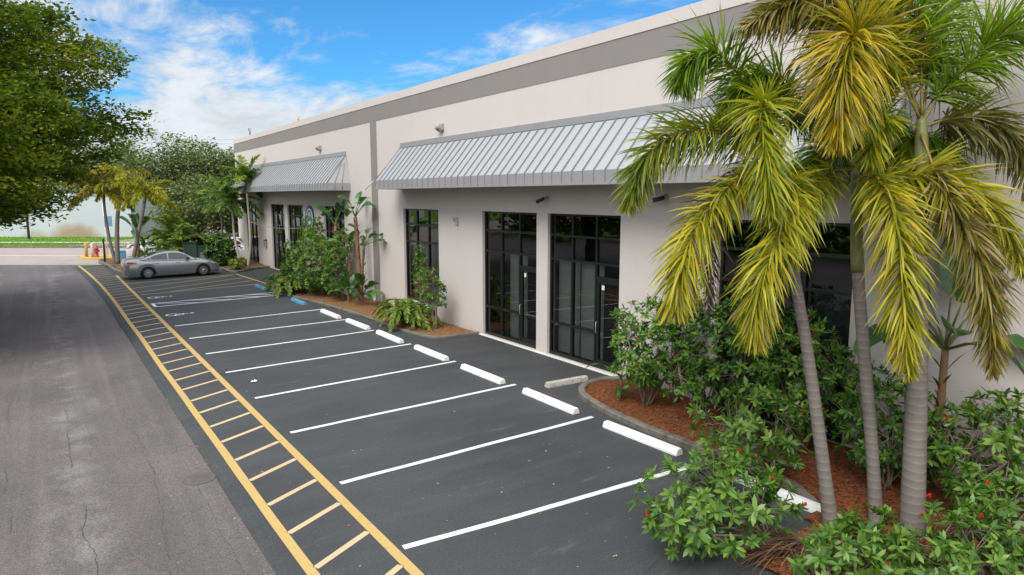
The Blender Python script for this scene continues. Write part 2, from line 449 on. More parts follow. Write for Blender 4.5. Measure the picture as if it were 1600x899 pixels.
# yellow ladder
mb = MB(); strip(mb, [(ex(y)+.25, y) for y in [-8+62*i/60 for i in range(61)]], .135, .004, .15); mb.build('yellow_edge_line', M_YELLOW, lot)
mb = MB(); strip(mb, [(3.475-.0063*(y-5)-.00001*y*y, y) for y in [-8+54*i/50 for i in range(51)]], .14, .004, .12); mb.build('yellow_edge_line', M_YELLOW, lot)
y = -6.5
while y < 53:
    xr = 3.40-.0063*(y-5)-.00001*y*y - .002; xl = ex(y-.35)+.325
    if y > 46: xr = min(xr, 3.02)
    mb = MB(); strip(mb, lerp2((xl, y-.62+.12), (xr, y), 3), .10, .004, .12)
    mb.build('yellow_rung', M_RUNG if y < 34 else M_OLDY, lot)
    y += 1.07 + .05*math.sin(y*3)
# faded hatched aisle beside the car
for a, b in (((3.25, 41.3), (9.1, 42.55)), ((3.35, 39.0), (8.9, 42.2)), ((3.4, 37.2), (9.1, 40.6)), ((4.8, 36.6), (9.2, 38.9)), ((3.45, 36.2), (9.3, 37.15))):
    mb = MB(); strip(mb, lerp2(a, b, 10), .11, .006, .15); mb.build('hatch_stripe', M_OLDY, lot)
mb = MB(); strip(mb, lerp2((9.2, 42.7), (9.5, 37.1), 10), .12, .008, .15); mb.build('hatch_stripe', M_YELLOW, lot)
# wheelchair symbols on the ground (head toward the wall)
def isa(cx, cy, sc):
    mb = MB()
    pts = [(cx + sc*(-.12 + .26*math.cos(R(a))), cy + sc*.26*math.sin(R(a))) for a in range(60, 335, 15)]
    strip(mb, pts, .075*sc, .004)
    strip(mb, [(cx+sc*.42, cy+sc*.04), (cx+sc*.12, cy+sc*.08), (cx-sc*.02, cy+.02*sc), (cx-.10*sc, cy-sc*.22)], .085*sc, .005)
    strip(mb, [(cx+sc*.22, cy+sc*.06), (cx+sc*.2, cy-sc*.18)], .07*sc, .006)
    ring = [(cx+sc*.56+.085*sc*math.cos(R(a)), cy+sc*.05+.085*sc*math.sin(R(a)), .004) for a in range(0, 360, 30)]
    mb.add(ring, [tuple(range(12))])
    mb.build('wheelchair_symbol', M_WHITE, lot)
isa(4.0, 34.9, 1.0); isa(4.0, 29.3, 1.0)
# cracks in the road, manhole cover
def crack(name, pts, w, z, m, parent, seed):
    P = catmull([(p[0], p[1], 0) for p in pts], 260); mb = MB(); L = []
    for i, p in enumerate(P):
        q = p + V((.09*noise.noise(V((seed, i*.11, 0)))+.035*noise.noise(V((seed, i*.7, 0))), 0, 0))
        ww = .55*w*(.2+.9*abs(noise.noise(V((seed+9, i*.33, 0)))))
        L.append((q.x-ww, q.x+ww, q.y))
    for i, (a, b) in enumerate(zip(L, L[1:])):
        if noise.noise(V((seed*2.3, i*.13, 4))) > -.12: mb.quad((a[0], a[2], z), (a[1], a[2], z), (b[1], b[2], z), (b[0], b[2], z))
    mb.build(name, m, parent)
M_CRACK = pbr('crack_dark', (.050, .045, .044), .95)
crack('crack', [(-.9, 4), (-.7, 10), (-1.0, 17), (-.8, 26), (-1.2, 40)], .012, -.058, M_CRACK, road, 11)
crack('crack', [(1.1, 6), (.9, 8), (1.2, 13), (1.0, 19)], .010, -.058, M_CRACK, road, 14)
crack('crack', [(.35, 3), (.22, 9), (.05, 14), (.0, 22), (-.15, 30), (.25, 42), (.4, 55)], .018, -.058, M_CRACK, road, 1)
crack('crack', [(1.75, 5), (1.72, 10), (1.70, 14), (1.62, 20), (1.55, 26), (1.35, 36)], .010, -.058, M_CRACK, road, 5)
crack('crack', [(-2.6, 5), (-2.4, 20), (-2.6, 50)], .014, -.058, M_CRACK, road, 8)
mb = MB(); strip(mb, [(5.1, 5.05), (5.6, 5.45), (6.1, 5.62), (6.6, 5.75), (7.4, 5.95)], .022, .004, .8); mb.build('crack', M_CRACK, lot)
mb = MB(); strip(mb, [(5.7, 5.02), (6.2, 5.3), (6.7, 5.42)], .03, .004, .9); mb.build('crack', M_CRACK, lot)
M_IRON = pbr('cast_iron', (.12, .106, .104), .85, .1, .2, 8, .5, 40)
mh = MB()
mh.lathe([(.26, 0), (.26, .008), (.22, .008), (.215, .004), (.20, .004), (.195, .008), (.001, .008)], 28)
for i in range(-2, 3):
    mh.box(-.14, .14, i*.06-.012, i*.06+.012, .008, .012)
tag(mh.build('manhole_cover', M_IRON, None, (1.80, 11.9, -.060)), 'round iron manhole cover set in the old grey road', 'manhole cover')

# ------------------------------------------------------------------ building
XW = 11.94; ZT = 4.17
bld = thing('commercial_building', 'long white stucco building with grey band, metal awnings and tall black windows', 'building', (XW, 20, 0))
wins = [(48.1, 51.1, 0.03), (41.70, 44.68, .03), (38.0, 41.06, .03), (31.7, 34.6, .03), (22.14, 25.1, .5), (16.06, 19.08, .03), (12.51, 15.52, .03), (6.47, 9.47, .03), (-1.2, 1.8, .03), (-6.5, -3.5, .03)]
YN, YF = -16., 53.8
def bx(y): return y-20
wl = MB()
def wq(y0, y1, z0, z1, x=0.): wl.quad((x, bx(y0), z0), (x, bx(y0), z1), (x, bx(y1), z1), (x, bx(y1), z0))
ys = sorted(wins)
cuts = [YN] + [c for w in ys for c in w[:2]] + [YF]
for i in range(0, len(cuts), 2): wq(cuts[i], cuts[i+1], -.06, ZT)
def wall_above(y0, y1): wq(y0, y1, ZT, 7.85)
wall_above(YN, 27.58); wall_above(28.25, YF)
dep = .30
for y0, y1, zb in wins:
    wq(y0, y1, -.06, zb)
    a, b = bx(y0), bx(y1)
    wl.quad((0, a, zb), (dep, a, zb), (dep, a, ZT), (0, a, ZT))
    wl.quad((0, b, zb), (0, b, ZT), (dep, b, ZT), (dep, b, zb))
    wl.quad((0, a, ZT), (dep, a, ZT), (dep, b, ZT), (0, b, ZT))
    wl.quad((0, a, zb), (0, b, zb), (dep, b, zb), (dep, a, zb))
wl.quad((0, bx(27.58), ZT), (0, bx(27.58), 7.85), (0, bx(28.25), 7.85), (0, bx(28.25), ZT))
DX = 30.
wl.quad((0, bx(YF), -.06), (0, bx(YF), 7.85), (DX, bx(YF), 7.85), (DX, bx(YF), -.06))
wl.quad((0, bx(YN), -.06), (DX, bx(YN), -.06), (DX, bx(YN), 7.85), (0, bx(YN), 7.85))
wl.quad((DX, bx(YN), -.06), (DX, bx(YF), -.06), (DX, bx(YF), 8.79), (DX, bx(YN), 8.79))
wl.build('wall', M_WALL, bld)
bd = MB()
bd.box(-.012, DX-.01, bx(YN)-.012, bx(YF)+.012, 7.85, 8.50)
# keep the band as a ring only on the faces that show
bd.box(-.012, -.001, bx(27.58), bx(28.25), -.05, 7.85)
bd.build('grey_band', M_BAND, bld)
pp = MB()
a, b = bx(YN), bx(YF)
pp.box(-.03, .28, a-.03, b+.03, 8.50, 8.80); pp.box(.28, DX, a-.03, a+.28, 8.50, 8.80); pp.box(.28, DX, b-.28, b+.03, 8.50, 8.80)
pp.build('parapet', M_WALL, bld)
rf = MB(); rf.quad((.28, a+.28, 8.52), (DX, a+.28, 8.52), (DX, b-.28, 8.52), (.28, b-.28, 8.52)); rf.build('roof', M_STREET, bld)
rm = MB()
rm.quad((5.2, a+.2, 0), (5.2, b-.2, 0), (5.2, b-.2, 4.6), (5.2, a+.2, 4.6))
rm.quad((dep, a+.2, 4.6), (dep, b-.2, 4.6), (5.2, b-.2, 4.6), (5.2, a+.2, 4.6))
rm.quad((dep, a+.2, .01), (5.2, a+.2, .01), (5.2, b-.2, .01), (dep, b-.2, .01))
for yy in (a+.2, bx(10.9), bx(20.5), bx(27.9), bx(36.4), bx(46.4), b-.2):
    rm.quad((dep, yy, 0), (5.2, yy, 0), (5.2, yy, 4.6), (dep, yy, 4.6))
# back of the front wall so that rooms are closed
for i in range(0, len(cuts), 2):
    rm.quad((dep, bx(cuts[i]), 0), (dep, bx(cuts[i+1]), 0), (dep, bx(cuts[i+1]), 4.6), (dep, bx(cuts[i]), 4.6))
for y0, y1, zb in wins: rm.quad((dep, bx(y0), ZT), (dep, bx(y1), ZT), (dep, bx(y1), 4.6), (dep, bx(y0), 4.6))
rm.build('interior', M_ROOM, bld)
# foot strip of pale concrete under the glazed doors
th = MB()
for y0, y1 in ((12.3, 19.2),): th.box(-.10, -.004, bx(y0), bx(y1), -.01, .018)
th.build('threshold', M_STOPW, bld)

def window(y0, y1, zb, doors=(), blinds='light', panels=3, mats=None, rail=True):
    wo = bpy.data.objects.new('window', None); COL.objects.link(wo); wo.parent = bld; wo.location = (.14, bx(y0), 0)
    Wd = y1-y0; fw = .055; fr = MB()
    pw = Wd/panels
    fr.box(-.05, .05, 0, fw, zb, ZT-.002); fr.box(-.05, .05, Wd-fw, Wd, zb, ZT-.002)
    zr = [zb, 2.84, 3.52, ZT-.06]
    for z in zr:
        h = .10 if z == zb else .06
        fr.box(-.047, .047, fw, Wd-fw, z, z+h)
    for i in range(1, panels):
        fr.box(-.055, .055, i*pw-.035, i*pw+.035, zb+.10, 2.84); fr.box(-.044, .044, i*pw-.03, i*pw+.03, 2.90, 3.52); fr.box(-.044, .044, i*pw-.03, i*pw+.03, 3.58, ZT-.06)
    for i in range(panels):
        if i in doors: continue
        if rail: fr.box(-.04, .04, i*pw+(.035 if i else fw), (i+1)*pw-.035 if i < panels-1 else Wd-fw, .96, 1.04)
    fr.build('frame', M_FRAME, wo)
    for i in range(panels):
        for k, (z0, z1) in enumerate(((zb+.10, 2.84), (2.90, 3.52), (3.58, ZT-.06))):
            if k == 0 and i in doors: continue
            pn = MB(); a = i*pw+.03; b = (i+1)*pw-.03; tl = random.uniform(-.004, .004); t2 = random.uniform(-.003, .003)
            pn.quad((-t2, a, z1), (t2, b, z1), (tl+t2, b, z0), (tl, a, z0)); pn.build('pane', M_GLASS, wo)
    for i in doors:
        a = i*pw+.04; b = (i+1)*pw-.04
        dr = bpy.data.objects.new('door', None); COL.objects.link(dr); dr.parent = bld; dr.location = (.14, bx(y0), 0)
        d = MB(); zt = 2.46
        d.box(-.04, .04, a, a+.09, zb+.02, zt); d.box(-.04, .04, b-.09, b, zb+.02, zt)
        d.box(-.038, .038, a+.09, b-.09, zb+.02, zb+.24); d.box(-.038, .038, a+.09, b-.09, zt-.10, zt)
        d.box(-.05, .05, a, b, zt+.002, zt+.07)
        d.build('door_frame', M_FRAME, dr)
        pn = MB(); pn.quad((0, a+.09, zt-.10), (0, b-.09, zt-.10), (0, b-.09, zb+.24), (0, a+.09, zb+.24)); pn.build('pane', M_GLASS, dr)
        pn = MB(); pn.quad((0, a, 2.84), (0, b, 2.84), (0, b, zt+.07), (0, a, zt+.07)); pn.build('pane', M_GLASS, dr)
        hd = MB(); hd.tube([(-.04, b-.045, 1.0), (-.10, b-.045, 1.0), (-.10, b-.045, 1.3), (-.04, b-.045, 1.3)], .012, 6); hd.build('handle', M_METALF, dr)
        if y0 > 10 and y0 < 20:
            sg = MB(); sg.box(-.008, -.003, b-.26, b-.16, 2.18, 2.30); sg.build('sticker', M_STOPW, dr)
    if blinds:
        for i in range(panels):
            if blinds == 'light' and (i in doors): continue
            if y0 > 15 and y0 < 20 and i == 2: continue
            bl = MB(); a = i*pw+.05; n = int((pw-.1)/.085); zt = 2.82
            for q in range(n):
                yy = a + q*(pw-.1)/n; ww = (pw-.1)/n*1.08
                bl.quad((.31, yy, zb+.05), (.27, yy+ww, zb+.05), (.27, yy+ww, zt), (.31, yy, zt))
            bl.build('blinds', M_BLIND if blinds == 'light' else M_BLINDD, wo)
    return wo
random.seed(3)
window(*wins[0], doors=(), blinds=None); window(*wins[1], doors=(1,), blinds=None); window(*wins[2], blinds=None)
window(*wins[3], blinds=None)
window(*wins[4], blinds='light', rail=False); window(*wins[5], doors=(0,), blinds='light'); window(*wins[6], doors=(0,), blinds='light')
window(*wins[7], blinds='dark', rail=False); window(*wins[8], blinds='dark'); window(*wins[9], blinds='dark')
# white post in the middle of the far entrance
# standing seam awnings
def awning(y0, y1, hip0, hip1):
    XF = -1.14; z0, z1, zt = 4.93, 5.27, 6.60
    a0, a1 = bx(y0), bx(y1); t0, t1 = a0+hip0, a1-hip1
    aw = MB()
    aw.quad((XF, a0, z1), (XF, a1, z1), (-.02, t1, zt), (-.02, t0, zt))
    aw.add([(XF, a0, z1), (-.02, t0, zt), (-.004, a0, z1)], [(0, 1, 2)]); aw.add([(XF, a1, z1), (-.004, a1, z1), (-.02, t1, zt)], [(0, 1, 2)])
    o = aw.build('awning', M_METAL, bld)
    fa = MB()
    fa.box(XF-.012, XF+.02, a0-.012, a1+.012, z0, z1+.004)
    fa.box(XF+.02, -.004, a0-.012, a0+.02, z0, z1+.004); fa.box(XF+.02, -.004, a1-.02, a1+.012, z0, z1+.004)
    fa.box(XF-.03, XF-.012, a0-.03, a1+.03, z0, z0+.05)
    fa.build('fascia', M_METALF, o)
    so = MB(); so.quad((XF+.02, a0+.02, z0+.05), (-.004, a0+.02, z0+.05), (-.004, a1-.02, z0+.05), (XF+.02, a1-.02, z0+.05)); so.build('soffit', M_METALF, o)
    fl = MB(); fl.box(-.075, -.003, t0, t1, zt-.03, zt+.16); fl.build('flashing', M_METALF, o)
    sm = MB(); n = int(round((y1-y0)/.405))
    for i in range(n+1):
        y = a0 + (a1-a0)*i/n
        top = max(min((y-a0)/hip0 if hip0 else 1, (a1-y)/hip1 if hip1 else 1, 1), .03)
        p0 = V((XF, y, z1)); p1 = V((XF+(1.12)*top, y, z1+(zt-z1)*top))
        nr = V((-(zt-z1), 0, 1.12)).normalized()
        w = .010; h = nr*.040
        vs = [p0+V((0, -w, 0)), p0+V((0, w, 0)), p1+V((0, w, 0)), p1+V((0, -w, 0))]
        vs += [v+h for v in vs]
        sm.add(vs, [(4, 5, 6, 7), (0, 1, 5, 4), (1, 2, 6, 5), (2, 3, 7, 6), (3, 0, 4, 7)])
        sm.box(XF-.028, XF-.012, y-w, y+w, z0+.05, z1+.03)
    for sgn, aa, hip in ((-1, a0, hip0), (1, a1, hip1)):
        for q in (.33, .66):
            x = XF+q*1.12
            zz = z1+(zt-z1)*q
            tt = min(q, 1)
            yy = aa - sgn*hip*tt if False else aa
            sm.tube([(x, aa + sgn*.02, z0+.05), (x, aa + sgn*.02, z1)], .014, 4)
            sm.tube([(x, aa+sgn*.01, z1), (XF+1.12*(1-(1-q)*.35), aa - sgn*hip*.72+sgn*.012, z1+(zt-z1)*.72)], .014, 4)
        sm.tube([(XF, aa, z1+.02), (-.02, aa-sgn*hip, zt+.02)], .022, 5)
    sm.build('seam', M_SEAM, o)
awning(5.4, 25.15, .35, .02); awning(30.75, 52.0, .45, .45); 
ro = MB(); ro.tube([(-1.18, bx(25.3), 5.25), (-1.1, bx(26.3), 4.92)], .018, 6); ro.build('stay_rod', M_STOPW, bld)

# things fixed to the facade
M_GREYP = pbr('grey_plastic', (.35, .34, .33), .55)
M_BLKP = pbr('black_plastic', (.02, .02, .021), .4)
def camera_unit(loc, aim, label):
    t = thing('security_camera', label, 'security camera', loc)
    m = MB(); m.lathe([(.06, 0), (.06, -.03), (.03, -.05), (.001, -.05)], 12, axis='x'); m.build('mount', M_GREYP, t)
    a = V(aim).normalized(); p = V((-.05, 0, 0))
    m = MB(); m.tube([p, p+V((-.12, 0, -.02)), p+V((-.16, 0, -.06))], .018, 6); m.build('arm', M_GREYP, t)
    q = p+V((-.16, 0, -.06))
    m = MB(); m.tube([q-a*.10, q-a*.09, q+a*.16, q+a*.17], [.03, .05, .055, .04], 12); m.build('housing', M_BLKP, t)
camera_unit((XW, 15.55, 4.62), (-.6, .75, -.45), 'small black security camera on the wall above the post between two glass entrances')
camera_unit((XW, 11.0, 4.66), (-.6, .7, -.25), 'small camera on the wall beside the yellow palm, right of the glass entrances')
def wallpack(loc, label):
    t = thing('wall_light', label, 'wall light', loc); t.scale = (.78,)*3
    m = MB(); m.box(-.08, -.002, -.19, .19, -.02, .26); m.prism([(-.08, -.17, .22), (-.30, -.17, .14), (-.30, -.17, .05), (-.08, -.17, -.02)], (0, .34, 0)); m.build('housing', M_GREYP, t)
    m = MB(); m.prism([(-.296, -.15, .045), (-.09, -.15, -.022), (-.09, -.15, -.10), (-.20, -.15, -.06)], (0, .30, 0)); m.build('lens', M_SEAM, t)
wallpack((XW, 21.75, 7.02), 'small box wall light above the long awning')
wallpack((XW, 34.75, 7.05), 'small pale wall light above the far shorter awning')
t = thing('door_chime_box', 'pair of small grey boxes on white wall left of the glass entrance', 'wall box', (XW, 20.85, 3.80))
m = MB(); m.bbox(-.06, -.002, -.19, -.05, -.14, .13, .012); m.build('large_box', M_GREYP, t)
m = MB(); m.bbox(-.04, -.002, .06, .15, -.02, .11, .01); m.build('small_box', M_GREYP, t)
t = thing('mailbox', 'dark grey mailbox on wall beside the far entrance', 'mailbox', (XW, 46.1, 1.35))
m = MB(); m.bbox(-.14, -.002, -.22, .22, 0, .42, .03); m.build('body', M_SEAM, t)
m = MB(); m.prism([(-.16, -.235, .42), (-.003, -.235, .48), (-.003, -.235, .42)], (0, .47, 0)); m.build('lid', M_FRAME, t)
t = thing('keypad', 'tiny dark keypad box on wall below the round emblem sign', 'keypad', (XW, 36.75, 2.05))
m = MB(); m.bbox(-.05, -.002, -.08, .08, 0, .26, .01); m.build('body', M_BLKP, t)
m = MB(); m.box(-.054, -.0505, -.05, .05, .07, .2); m.build('buttons', M_GREYP, t)
# round emblem sign: navy ring, white ring, pale field with a navy device
M_NAVY = pbr('navy_paint', (.025, .04, .12), .4); M_SIGNW = pbr('sign_white', (.75, .77, .78), .4, 0, .04); M_SIGNB = pbr('sign_blue', (.22, .36, .46), .4)
t = thing('emblem_sign', 'round navy and white emblem sign on wall above the leafy bush', 'sign', (XW, 36.83, 3.44))
def disc(r0, r1, x0, x1, m, nm):
    d = MB(); d.lathe([(r1, x1), (r1, x0), (r0, x0), (r0, x1)] if r0 > .01 else [(r1, x1), (r1, x0), (.001, x0)], 40, axis='x', smooth=False); d.build(nm, m, t)
disc(.57, .72, -.05, -.004, M_NAVY, 'outer_ring'); disc(.49, .57, -.056, -.004, M_SIGNW, 'white_ring'); disc(.43, .49, -.05, -.004, M_NAVY, 'inner_ring'); disc(0, .43, -.046, -.004, M_SIGNB, 'field')
d = MB(); d.prism([(-.05, .20, -.02), (-.05, -.20, -.02), (-.05, -.18, -.20), (-.05, 0, -.34), (-.05, .18, -.20)][::-1], (-.008, 0, 0)); d.build('shield', M_SIGNW, t)
d = MB(); d.prism([(-.05, 0, .32), (-.05, .06, .16), (-.05, .22, .14), (-.05, .10, .05), (-.05, -.10, .05), (-.05, -.22, .14), (-.05, -.06, .16)], (-.008, 0, 0)); d.build('crest', M_SIGNW, t)
for i in range(22):
    an = 2*math.pi*i/22; d_ = (math.cos(an)*.645, math.sin(an)*.645)
# rooftop fittings
t = thing('roof_vent', 'small dark gooseneck vent on roof edge at far corner', 'roof vent', (12.1, 49.6, 8.80))
m = MB(); m.tube([(0, 0, 0), (0, 0, .42), (0, .08, .52), (0, .2, .52), (0, .27, .42)], .05, 8); m.build('pipe', M_SEAM, t)
m = MB(); m.lathe([(.10, 0), (.10, .03), (.001, .03)], 12, axis='z'); m.build('collar', M_SEAM, t)
t = thing('roof_pipe', 'short pale yellow pipe on roof edge above the far awning', 'pipe', (12.15, 38.9, 8.80))
m = MB(); m.tube([(0, 0, 0), (0, 0, .22), (.02, .03, .36)], [.05, .05, .04], 8); m.build('pipe', M_CURBY, t)
m = MB(); m.lathe([(.07, 0), (.07, .03), (.001, .03)], 10); m.build('collar', M_CURBY, t)

# ------------------------------------------------------------------ wheel stops
def stop_mesh(name, m, L=1.93, w=.2, tw=.11, h=.125):
    mb = MB(); n = 14
    pr_ = [(-w/2, 0), (-w/2, .03), (-tw/2-.01, h-.012), (-tw/2+.012, h), (tw/2-.012, h), (tw/2+.01, h-.012), (w/2, .03), (w/2, 0)]
    vs = []; fs = []
    for i in range(n+1):
        y = -L/2 + L*i/n; sc = .86 if i in (0, n) else 1
        if i in (1, n-1): y = math.copysign(L/2-.035, y)
        for x, z in pr_: vs.append((x*sc+.004*noise.noise(V((x*9, y*4, z*9))), y, z*(.93 if i in (0, n) else 1)+.003*noise.noise(V((x*7, y*5, 3+z)))))
    k = len(pr_)
    for i in range(n):
        for j in range(k): fs.append((i*k+j, i*k+(j+1) % k, (i+1)*k+(j+1) % k, (i+1)*k+j))
    fs.append(tuple(range(k))); fs.append(tuple(reversed(range(n*k, n*k+k))))
    mb.add(vs, fs); o = mb.build(name, m); return o
stop = stop_mesh('wheel_stop', M_STOPW)
tag(stop, 'white wheel stop nearest the camera, half hidden under red flowered shrub leaves', 'wheel stop', 'white wheel stops along the parking bays')
stop.location = (9.12, 6.05, .001)
spots = [(9.12, 8.88, .02, 'white wheel stop beside the red mulch bed kerb, second nearest the camera'),
         (9.12, 11.75, -.01, 'white wheel stop beside the old grey concrete block'),
         (9.10, 14.60, .01, 'white wheel stop in front of the glass door with thin grey scuff marks before it'),
         (9.12, 17.50, 0, 'white wheel stop in front of the corner where fern bed meets asphalt'),
         (9.08, 20.35, -.015, 'white wheel stop touching the arching fern clump'),
         (9.05, 23.05, .01, 'white wheel stop third after the blue ones, left of the fern clump'),
         (8.98, 25.70, 0, 'white wheel stop next to the blue wheel stop')]
for x, y, rz, lb in spots:
    o = stop.copy(); COL.objects.link(o); o.location = (x, y, .001); o.rotation_euler = (0, 0, rz); o['label'] = lb
bs = stop_mesh('wheel_stop', M_STOPB, 1.75)
tag(bs, 'blue wheel stop beside white striped aisle, near side', 'wheel stop', 'blue wheel stops of the reserved bays'); bs.location = (8.92, 29.6, .001)
o = bs.copy(); COL.objects.link(o); o.location = (8.78, 35.4, .001); o['label'] = 'blue wheel stop beside yellow hatched aisle, farther from the camera'
og = stop_mesh('wheel_stop', M_STOPG, 1.26, .19, .13, .12)
tag(og, 'short weathered grey concrete block lying crosswise before the glass entrance', 'wheel stop'); og.location = (10.45, 12.75, .001); og.rotation_euler = (0, 0, R(88))

# ------------------------------------------------------------------ planting beds
def sweep(name, pts, w, h, m, n=60, z=0., closed=False):
    P = catmull([(p[0], p[1], 0) for p in pts], n); mb = MB(); prof = [(-w/2, -.02), (-w/2, h*.75), (-w/2+.03, h), (w/2-.03, h), (w/2, h*.75), (w/2, -.02)]
    vs = []; fs = []; k = len(prof)
    for i, p in enumerate(P):
        t = (P[min(i+1, n)]-P[max(i-1, 0)]).normalized(); nn = V((-t.y, t.x, 0))
        wob = .012*noise.noise(p*2.3)
        for a, b in prof:
            q = p+nn*(a+wob); vs.append((q.x, q.y, z+b+(.01*noise.noise(p*3.1+V((0, 0, a)))+.006*noise.noise(p*17) if b > 0 else 0)))
    for i in range(n):
        for j in range(k-1): fs.append((i*k+j, i*k+j+1, (i+1)*k+j+1, (i+1)*k+j))
    fs.append(tuple(reversed(range(k)))); fs.append(tuple(range(n*k, n*k+k)))
    mb.add(vs, [f[::-1] for f in fs]); return struct(mb.build(name, m))
def inpoly(x, y, P):
    c = False; j = len(P)-1
    for i in range(len(P)):
        if (P[i][1] > y) != (P[j][1] > y) and x < (P[j][0]-P[i][0])*(y-P[i][1])/(P[j][1]-P[i][1]+1e-12)+P[i][0]: c = not c
        j = i
    return c
def mulch(name, poly, m, z=.065, chips=0, chipm=None, seed=0):
    rnd = random.Random(seed)
    xs = [p[0] for p in poly]; ysx = [p[1] for p in poly]
    cell = .2 if chips else .5
    mb = MB(); idx = {}
    nx = int((max(xs)-min(xs))/cell)+1; ny = int((max(ysx)-min(ysx))/cell)+1
    def vert(i, j):
        if (i, j) not in idx:
            x = min(xs)+i*cell; y = min(ysx)+j*cell
            idx[(i, j)] = len(mb.v); mb.v.append((x, y, z+.035*noise.noise(V((x*.9, y*.9, 2)))+.012*noise.noise(V((x*4, y*4, 2)))))
        return idx[(i, j)]
    for i in range(nx):
        for j in range(ny):
            if inpoly(min(xs)+(i+.5)*cell, min(ysx)+(j+.5)*cell, poly):
                mb.f.append((vert(i, j), vert(i+1, j), vert(i+1, j+1), vert(i, j+1))); mb.m.append(0); mb.s.append(True)
    n = 0
    while n < chips:
        x = rnd.uniform(min(xs), max(xs)); y = rnd.uniform(min(ysx), max(ysx))
        if not inpoly(x, y, poly): continue
        a = rnd.uniform(0, 6.28); d = V((math.cos(a), math.sin(a), rnd.uniform(-.2, .5))).normalized(); s = d.cross(UP).normalized()
        zz = z+.035*noise.noise(V((x*.9, y*.9, 2)))+rnd.uniform(0, .03)
        mb.leaf4(V((x, y, zz)), d, s, rnd.uniform(.05, .13), rnd.uniform(.012, .03), 1); n += 1
    o = mb.build(name, [m, chipm or m]); tag(o, kind='stuff'); return o
C_RED = leafmat('red_mulch_chip', [(.10, .028, .014), (.22, .065, .03), (.36, .13, .055)], .9, 0)
C_TAN = leafmat('tan_mulch_chip', [(.17, .075, .03), (.34, .17, .075), (.48, .30, .16)], .9, 0)
bed2 = [(11.9, 12.05), (11.3, 12.35), (10.75, 12.3), (10.27, 11.97), (9.95, 11.4), (9.72, 10.5), (9.60, 9.3), (9.58, 8.2), (9.60, 7.0), (9.55, 6.0), (9.2, 5.35), (8.4, 5.1), (7.4, 5.0), (6.85, 4.7), (6.6, 4.0), (6.5, 2.5), (6.5, -4)]
sweep('bed_kerb', bed2[:11], .17, .12, M_KERB, 120)
mulch('mulch', bed2[:11] + [(8.6, 5.05), (7.9, 4.85), (7.2, 4.75), (6.9, 4.3), (6.85, 3.5), (6.7, 2.5), (6.7, -4), (11.93, -4)], M_MULR, .055, 9000, C_RED, 1)
bed1 = [(11.9, 19.35), (11.2, 19.3), (10.45, 19.42), (10.2, 19.75), (10.05, 20.6), (9.95, 21.8), (9.92, 25.2), (9.62, 28.7), (9.15, 32.1), (9.05, 34.4), (9.4, 35.6), (11.9, 36.3)]
sweep('bed_kerb', bed1, .14, .07, M_KERB, 130)
mulch('mulch', bed1, M_MULO, .05, 3500, C_TAN, 2)
bed0 = [(11.9, 45.6), (10.7, 44.9), (9.5, 43.55), (9.15, 44.1), (8.95, 46.2), (6.5, 46.35), (4.3, 46.3), (3.75, 46.8), (3.42, 48.5), (3.25, 52.0), (3.0, 54.9), (3.0, 57.0), (3.5, 58.0)]
sweep('bed_kerb', bed0, .16, .13, M_KERB, 130)
mulch('mulch', bed0 + [(7.5, 57.6), (11.5, 55.2), (11.9, 54)], M_SOIL, .07)
sweep('bed_kerb', [(9.2, 33.9), (9.9, 34.05), (10.5, 34.2)], .16, .10, M_STOPG, 12)

# ------------------------------------------------------------------ palms with plumed fronds
def frond(name, pts, leaf, mat, parent, origin, dens=150, width=.03, seed=0, start=.16, plume=True, rib=.018, ribm=None, droop=.9, segs=4, dry=.03):
    rnd = random.Random(seed); o = V(origin)
    P = catmull([V(p)-o for p in pts], 28)
    L = sum((b-a).length for a, b in zip(P, P[1:]))
    mb = MB(); mb.tube(P, [rib*(1-.85*i/28)+.0025 for i in range(29)], 5, 0)
    n = int(dens*L)
    for i in range(n):
        t = start+(1-start)*(i+rnd.random())/n
        k = min(int(t*28), 27); u = t*28-k
        p = P[k].lerp(P[k+1], u); tg = (P[k+1]-P[k]).normalized()
        side = tg.cross(UP)
        if side.length < .15: side = tg.cross(V((1, .3, 0)))
        side.normalize(); up = side.cross(tg)
        if plume: ph = rnd.uniform(0, 2*math.pi); 
        else: ph = (0 if i % 2 else math.pi) + rnd.uniform(-.25, .25) + (.35 if i % 2 else -.35)
        rad = side*math.cos(ph)+up*math.sin(ph)
        fwd_ = .55+.7*(t-start) + rnd.uniform(-.32, .32)
        d = (rad*1.0+tg*fwd_).normalized()
        le = leaf*(.35+.65*math.sin(math.pi*min(1, (t-start)/(1-start)*.78+.20)))*rnd.uniform(.68, 1.18)
        if t > .9: le *= .55+.45*(1-t)/.1
        sd = d.cross(rad.cross(d)+V((rnd.uniform(-.8, .8), rnd.uniform(-.8, .8), rnd.uniform(-.8, .8))))
        if sd.length < .1: sd = d.cross(UP)
        sd.normalize()
        mb.blade(p, d, sd, le, width*rnd.uniform(.7, 1.15), droop*rnd.uniform(.4, 1.4), segs, 2 if rnd.random() < dry*(.4+t) else 1, .5, .4)
    return mb.build(name, [ribm or M_RACHIS, mat, L_TAN], parent)
T1 = [(8.66, 4.74, -.02), (8.64, 4.97, 1.19), (8.58, 5.22, 2.51), (8.5, 5.48, 3.76), (8.46, 5.66, 4.67), (8.42, 5.77, 5.16)]
T2 = [(9.35, 4.48, -.02), (9.39, 4.65, 1.12), (9.41, 4.87, 2.47), (9.42, 5.04, 3.59), (9.47, 5.16, 4.54), (9.49, 5.23, 5.06)]
T3 = [(9.3, 3.99, -.02), (9.44, 4.11, 1.29), (9.57, 4.23, 2.57), (9.69, 4.36, 3.86), (9.8, 4.48, 5.06), (9.85, 4.55, 5.7)]
